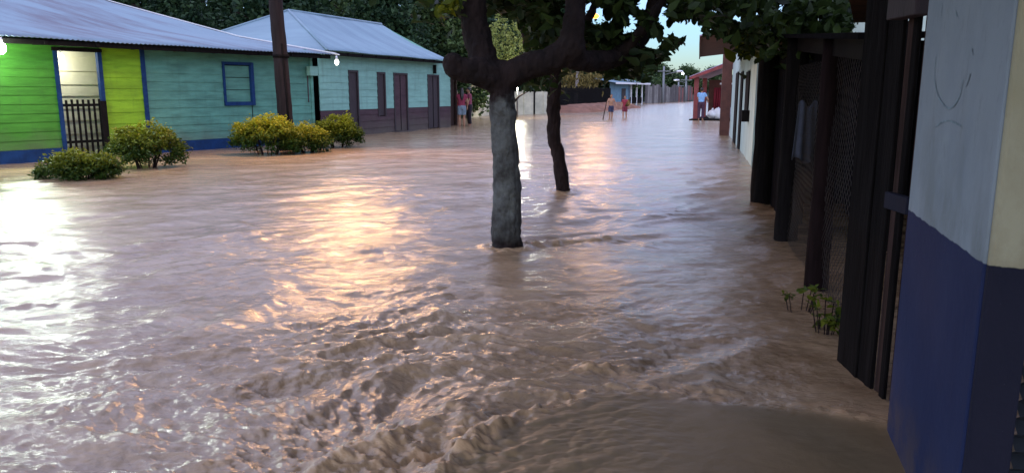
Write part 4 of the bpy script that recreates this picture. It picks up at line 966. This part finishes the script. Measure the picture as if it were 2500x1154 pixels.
bm = nb(); vs = [bm.verts.new(q) for q in (fr_(-.85, 1.12, 2.56), fr_(6.4, 1.12, 2.50), fr_(6.4, .02, 2.62), fr_(-.85, .02, 2.78))]; bm.faces.new(vs); q = mk('soffit', bm, M['fascia'], ph); q.modifiers.new('sol', 'SOLIDIFY').thickness = .03
bx('valance', M['fascia'], ph, fr_, -.88, 6.42, 1.12, 1.15, 2.44, 2.575)
bx('meter_box', M['blackwood'], ph, fr_, .9, 1.2, .0, .16, .85, 1.1)
for k, s in enumerate((11.0,)): bx('post', M['fascia'], ph, fr_, s, s + .3, .02, .35, -.3, 2.9)

# ---- red porch
pr0 = G(1697, 293); fp = Fr((pr0.x, pr0.y), (pr0.x + .36 * 7, pr0.y + .93 * 7)); fp.n = Vector((-fp.d.y, fp.d.x, 0))
po = thing('porch', 'red painted porch with a sloping purple roof at the right of the street', 'porch', fp(0, 0, -.3))
bx('post', M['redpaint'], po, fp, -.1, .1, -.12, .12, -.3, 2.3)
bx('post', M['redpaint'], po, fp, 3.4, 3.6, -.12, .12, -.3, 2.3)
bx('post', M['redpaint'], po, fp, -.1, .1, -2.9, -2.7, -.3, 3.1)
vsx = [(.35, 2.30), (-1.4, 2.98), (-3.4, 3.6)]
o = mk('roof', corrugated(fp, -.5, 7, vsx, .15, .014), mat('porch zinc', (.34, .28, .42), .5, .3, 1.5, metal=.2), po, True); o.modifiers.new('sol', 'SOLIDIFY').thickness = .01
bm = nb(); 
for (a, za), (b, zb) in zip(vsx, vsx[1:]):
    vs = [bm.verts.new(p) for p in (fp(-.45, a, za - .02), fp(-.45, b, zb - .02), fp(-.45, b, zb - .22), fp(-.45, a, za - .16))]; bm.faces.new(vs)
q = mk('fascia', bm, M['redpaint'], po); q.modifiers.new('sol', 'SOLIDIFY').thickness = .05
mk('back_wall', (lambda b: (box(b, fp, 3.8, 3.95, -4.5, -.2, -.3, 2.2), b)[1])(nb()), M['fascia'], po)
bx('deck', M['plankdark'], po, fp, -.6, 6.5, -3.6, .25, -.3, .06)
ai = mk('awning', (lambda b: (box(b, fp, 3.0, 3.1, -3.2, -.9, 1.92, 2.02), b)[1])(nb()), M['white'], po)
# goods on the porch
for i, (px, py, r, lab, m_) in enumerate(((1738, 282, .28, 'pale grey sack on the porch floor, leftmost of three', 'white'), (1752, 278, .30, 'white sack leaning upright on the porch floor', 'white'), (1775, 284, .38, 'wide grey sack lying at the right end of the porch floor', 'greysack'))):
    if m_ == 'greysack': M['greysack'] = cloth('grey sack', (.30, .27, .33))
    q = D(px, py, pr0.y + .6); bm = nb(); q.z = .06 + r * .8
    ell(bm, q, (r * (1.5 if i == 2 else .9), r, r * (1.15 if i == 1 else .85)), None, 18, 12)
    for v in bm.verts: v.co += Vector((random.uniform(-.02, .02),) * 3)
    tube(bm, [q + Vector((0, 0, r * .75)), q + Vector((.05, 0, r * 1.25))], [r * .25, r * .12], 10)
    tag(mk('sack', bm, M[m_], None, True, loc=tuple(q - Vector((0, 0, r * .8)))), lab, 'sack', 'sacks on the porch')
for i, (px, w_, lab) in enumerate(((1752, .5, 'dark red cloth hanging at the back of the porch, left one'), (1770, .55, 'bright red cloth hanging at the back of the porch, right one'))):
    q = D(px, 250, pr0.y + 2.8); bm = nb(); nn_ = 24
    rowA = [bm.verts.new(Vector((q.x - w_ / 2 + w_ * k / nn_, q.y + .05 * math.sin(k * 1.1), 1.75))) for k in range(nn_ + 1)]; rowB = [bm.verts.new(Vector((q.x - w_ / 2 + w_ * k / nn_, q.y + .09 * math.sin(k * 1.1 + .3), .55 + .04 * math.sin(k)))) for k in range(nn_ + 1)]
    for k in range(nn_): bm.faces.new((rowA[k], rowA[k + 1], rowB[k + 1], rowB[k]))
    o = mk('hanging_cloth', bm, cloth('red cloth', ((.22, .015, .03), (.40, .025, .035))[i]), None, True, loc=(q.x, q.y, 1.75)); o.modifiers.new('sol', 'SOLIDIFY').thickness = .01
    tag(o, lab, 'cloth', 'cloths hanging in the porch')

# ================================================================== PEOPLE
def person(loc, face, H, label, top=None, bottom=None, shorts=True, hair='short', lean=0., arms=((.12, .05, -.2), (.12, .05, -.2)), bare=False, step=.0, group=None, sleeve=.5, top_m=None, skirt=False):
    """face: heading angle (radians) the person looks along; arms: per side elbow/hand offsets"""
    t = thing('person', label, 'person', loc, group); k = H / 1.7
    fx = Vector((math.cos(face), math.sin(face), 0)); sx = Vector((fx.y, -fx.x, 0)); O = Vector(loc)
    def P(f, s, z): return O + fx * ((f + lean * max(0, z - .85)) * k) + sx * (s * k) + Vector((0, 0, z * k))
    bm = nb()
    def tb(b, pts, rad): a, c = smooth_path(pts, [r * k for r in rad], 5); tube(b, a, c, 14)
    J = {}
    for i, sd_ in enumerate((-1, 1)):
        st = step * sd_
        hip = P(0, .09 * sd_, .88); kn = P(.02 + st * .5, .10 * sd_, .47); an = P(st - .01, .10 * sd_, .08)
        J[i] = (hip, kn, an)
        tb(bm, [hip, hip.lerp(kn, .5), kn, kn.lerp(an, .35), an], [.088, .078, .055, .056, .036])
        tb(bm, [an + Vector((0, 0, -.0)), P(st + .05, .105 * sd_, .045), P(st + .15, .115 * sd_, .025)], [.04, .04, .026])
        shd = P(0, .165 * sd_, 1.40); e = arms[i]
        el = P(e[0] * .6 - .03, (.205 + e[1]) * sd_, 1.13); ha = P(e[0] + .06, (.20 + e[1] * 1.0) * sd_, 1.13 + e[2])
        tb(bm, [P(0, .10 * sd_, 1.42), shd, el, el.lerp(ha, .5), ha], [.05, .052, .040, .036, .024])
        J[i + 2] = (shd, el, ha)
        dr = (ha - el).normalized(); sv = dr.cross(Vector((0, 0, 1)));  sv = sv.normalized() if sv.length > .1 else fx.copy()
        pc_ = ha + dr * .045 * k
        tb(bm, [ha, pc_, ha + dr * .085 * k], [.024, .036, .030])
        for q in range(4):
            o2 = (q - 1.5) * .019 * k; ln_ = (.055, .068, .064, .05)[q] * k
            a0 = ha + dr * .08 * k + sv * o2; tb(bm, [a0, a0 + dr * ln_ * .6, a0 + dr * ln_ + fx * .012 * k], [.0105, .010, .008])
        a0 = ha + dr * .03 * k + fx * .02 * k; tb(bm, [a0, a0 + dr * .03 * k + fx * .03 * k, a0 + dr * .06 * k + fx * .04 * k], [.013, .011, .009])
    tb(bm, [P(0, 0, .84), P(0, 0, .95), P(.01, 0, 1.08), P(.01, 0, 1.25), P(0, 0, 1.38), P(0, 0, 1.45)], [.10, .125, .105, .125, .11, .055])
    for sd_ in (-1, 1): tb(bm, [P(0, .05 * sd_, .92), P(.01, .05 * sd_, 1.08), P(.01, .07 * sd_, 1.28), P(0, .08 * sd_, 1.38)], [.10, .088, .10, .075])
    tb(bm, [P(0, 0, 1.40), P(.01, 0, 1.50), P(.02, 0, 1.56)], [.055, .048, .05])
    hc = P(.025, 0, 1.615); qd = fx.to_track_quat('X', 'Z')
    ell(bm, hc, (.092 * k, .075 * k, .112 * k), qd, 18, 14)
    ell(bm, P(.035, 0, 1.555), (.062 * k, .05 * k, .05 * k), qd, 14, 10)
    ell(bm, P(.122, 0, 1.60), (.018 * k, .012 * k, .022 * k), qd, 8, 6)
    for sd_ in (-1, 1): ell(bm, P(.02, .078 * sd_, 1.605), (.022 * k, .010 * k, .032 * k), qd, 8, 6)
    body = mk('body', bm, M['skin'], t, True)
    rm = body.modifiers.new('rm', 'REMESH'); rm.mode = 'VOXEL'; rm.voxel_size = .0095; rm.use_smooth_shade = True
    sm = body.modifiers.new('sm', 'SMOOTH'); sm.iterations = 2; sm.factor = .5
    for sd_ in (-1, 1):
        b = nb(); ell(b, P(.108, .03 * sd_, 1.625), (.010 * k, .014 * k, .008 * k), qd, 8, 6); mk('eye', b, M['hair'], t, True)
    b = nb(); ell(b, P(.103, 0, 1.562), (.012 * k, .024 * k, .006 * k), qd, 8, 6); mk('mouth', b, cloth('lips', (.20, .06, .05)), t, True)
    b = nb(); ell(b, P(-.005, 0, 1.645), (.105 * k, .087 * k, .105 * k), qd, 18, 12)
    if hair == 'long':
        tb(b, [P(-.03, 0, 1.62), P(-.08, 0, 1.5), P(-.11, 0, 1.36), P(-.12, 0, 1.22)], [.085, .085, .08, .04])
    mk('hair', b, M['hair'], t, True)
    if top:
        b = nb()
        tb(b, [P(0, 0, .90), P(.01, 0, 1.08), P(.01, 0, 1.25), P(0, 0, 1.38), P(0, 0, 1.46)], [.138, .122, .14, .125, .066])
        for sd_ in (-1, 1): tb(b, [P(0, .06 * sd_, .91), P(.01, .055 * sd_, 1.08), P(.01, .075 * sd_, 1.28), P(0, .09 * sd_, 1.39)], [.112, .10, .112, .085])
        for i, sd_ in enumerate((-1, 1)):
            shd, el, ha = J[i + 2]; tb(b, [P(0, .09 * sd_, 1.42), shd, shd.lerp(el, sleeve)], [.062, .068, .060])
        o = mk('shirt', b, top, t, True); rm = o.modifiers.new('rm', 'REMESH'); rm.mode = 'VOXEL'; rm.voxel_size = .014; rm.use_smooth_shade = True
    if bottom:
        b = nb()
        tb(b, [P(0, 0, .80), P(0, 0, .90), P(0, 0, .99)], [.11, .142, .125])
        for i, sd_ in enumerate((-1, 1)):
            hip, kn, an = J[i]; tb(b, [P(0, .055 * sd_, .97), hip] + ([hip.lerp(kn, .3), hip.lerp(kn, .75)] if shorts else [kn, kn.lerp(an, .9)]), [.10, .105] + ([.102, .092] if shorts else [.075, .062]))
        o = mk('shorts' if shorts else 'trousers', b, bottom, t, True); rm = o.modifiers.new('rm', 'REMESH'); rm.mode = 'VOXEL'; rm.voxel_size = .014; rm.use_smooth_shade = True
    return t
A45 = R(-90)
g = G(1128, 309); person((g.x, g.y, -.06), R(100), 1.70, 'person with long dark hair, red top and grey shorts standing by the mint house', cloth('dark red top', (.20, .022, .05)), cloth('grey denim', (.16, .22, .27)), True, 'long', .03, ((.25, -.08, .02), (.06, .06, -.22)), group='group standing at the end of the mint house')
g = G(1112, 306); person((g.x, g.y + .5, -.06), R(60), 1.60, 'person with bare legs half hidden at the left of the group by the mint house', cloth('red top', (.28, .03, .03)), cloth('dark shorts', (.03, .025, .03)), True, 'long', .0, ((.05, .02, -.24), (.1, .02, -.2)), group='group standing at the end of the mint house')
g = G(1146, 306); person((g.x, g.y + .2, -.06), R(200), 1.72, 'person in purple red shirt and dark trousers, right of the group by the mint house', cloth('purple red shirt', (.24, .05, .09)), cloth('dark trousers', (.02, .015, .02)), False, 'short', .02, ((.2, -.05, .0), (.06, .03, -.22)), group='group standing at the end of the mint house')
g = G(1491, 290); person((g.x, g.y, -.12), R(-80), 1.48, 'shirtless child in dark shorts wading in the street, left one', None, cloth('navy shorts', (.03, .035, .08)), True, 'short', .03, ((.1, .1, -.1), (.15, .08, -.15)), step=.10, group='children wading in the street')
g = G(1525, 287); person((g.x, g.y, -.12), R(-110), 1.38, 'child in a dark red shirt and shorts wading in the street, right one', cloth('wine shirt', (.22, .02, .04)), cloth('wine shorts', (.15, .02, .04)), True, 'short', -.02, ((.18, .1, -.05), (.06, .05, -.2)), step=.12, group='children wading in the street')
g = G(1708, 294); person((g.x, g.y - .2, .0), R(70), 1.70, 'person in light blue shirt and dark trousers leaning by the red porch post', cloth('light blue shirt', (.20, .38, .62)), cloth('dark wine trousers', (.05, .02, .04)), False, 'short', .05, ((.25, -.02, .08), (.15, .12, -.1)))
# stick next to the wading child
q = G(1470, 291); bm = nb(); tube(bm, [Vector((q.x, q.y, -.3)), D(1481, 248, q.y)], [.03, .022], 8); tag(mk('stick', bm, M['plankbrown'], None, True, loc=(q.x, q.y, -.3)), 'slanting pale stick held upright beside the shirtless wading child', 'stick')

# ================================================================== SKY, LIGHT, CAMERA
wd = bpy.data.worlds.new('World'); S.world = wd; wd.use_nodes = True; nt = wd.node_tree; N = nt.nodes; L = nt.links
sky = N.new('ShaderNodeTexSky'); sky.sky_type = 'NISHITA'; sky.sun_disc = False; sky.sun_elevation = R(12); sky.sun_rotation = R(200); sky.air_density = 1.3; sky.dust_density = .6; sky.ozone_density = 3.0
bg = N['Background']; bg.inputs['Strength'].default_value = .15
mx = N.new('ShaderNodeMix'); mx.data_type = 'RGBA'; mx.blend_type = 'MULTIPLY'; mx.inputs['Factor'].default_value = 1; mx.inputs['B'].default_value = (.34, .47, .78, 1)
L.new(sky.outputs[0], mx.inputs['A'])
tcw = N.new('ShaderNodeTexCoord'); sx_ = N.new('ShaderNodeSeparateXYZ'); L.new(tcw.outputs['Generated'], sx_.inputs[0])
zr_ = N.new('ShaderNodeMapRange'); zr_.interpolation_type = 'SMOOTHSTEP'; zr_.inputs['From Min'].default_value = .05; zr_.inputs['From Max'].default_value = .22; zr_.inputs['To Max'].default_value = .92
L.new(sx_.outputs['Z'], zr_.inputs['Value'])
cn_ = N.new('ShaderNodeTexNoise'); cn_.inputs['Scale'].default_value = 2.2; cn_.inputs['Detail'].default_value = 5; mpw = N.new('ShaderNodeMapping'); mpw.inputs['Scale'].default_value = (1, 1, 2.6); L.new(tcw.outputs['Generated'], mpw.inputs[0]); L.new(mpw.outputs[0], cn_.inputs['Vector'])
cm_ = N.new('ShaderNodeMapRange'); cm_.inputs['From Min'].default_value = .3; cm_.inputs['From Max'].default_value = .65; cm_.inputs['To Min'].default_value = .55; L.new(cn_.outputs['Fac'], cm_.inputs['Value'])
ml_ = N.new('ShaderNodeMath'); ml_.operation = 'MULTIPLY'; L.new(zr_.outputs[0], ml_.inputs[0]); L.new(cm_.outputs[0], ml_.inputs[1])
cl_ = N.new('ShaderNodeMix'); cl_.data_type = 'RGBA'; cl_.inputs['B'].default_value = (4.3, 4.55, 6.7, 1); L.new(mx.outputs['Result'], cl_.inputs['A']); L.new(ml_.outputs[0], cl_.inputs['Factor'])
L.new(cl_.outputs['Result'], bg.inputs['Color'])
sl = bpy.data.lights.new('sun', 'SUN'); sl.energy = .5; sl.angle = R(60); sl.color = (.95, .95, 1)
so = bpy.data.objects.new('sun', sl); C.objects.link(so)
az = R(200); el = R(12); dv = Vector((math.sin(az) * math.cos(el), math.cos(az) * math.cos(el), math.sin(el)))
so.rotation_euler = dv.to_track_quat('Z', 'Y').to_euler(); so.location = (0, -10, 20)
cd = bpy.data.cameras.new('camera'); co = bpy.data.objects.new('camera', cd); C.objects.link(co)
cd.sensor_width = 36; cd.lens = F / 2500 * 36; cd.clip_start = .05; cd.clip_end = 2000
co.location = (0, 0, CH); co.rotation_euler = (PI / 2 - PITCH, 0, 0)
S.camera = co
S.view_settings.view_transform = 'Standard'; S.view_settings.look = 'None'; S.view_settings.exposure = 1.12; S.view_settings.gamma = 1
S.cycles.use_denoising = True
try: S.cycles.denoiser = 'OPENIMAGEDENOISE'
except Exception: pass
S.cycles.sample_clamp_indirect = 6; S.cycles.max_bounces = 6
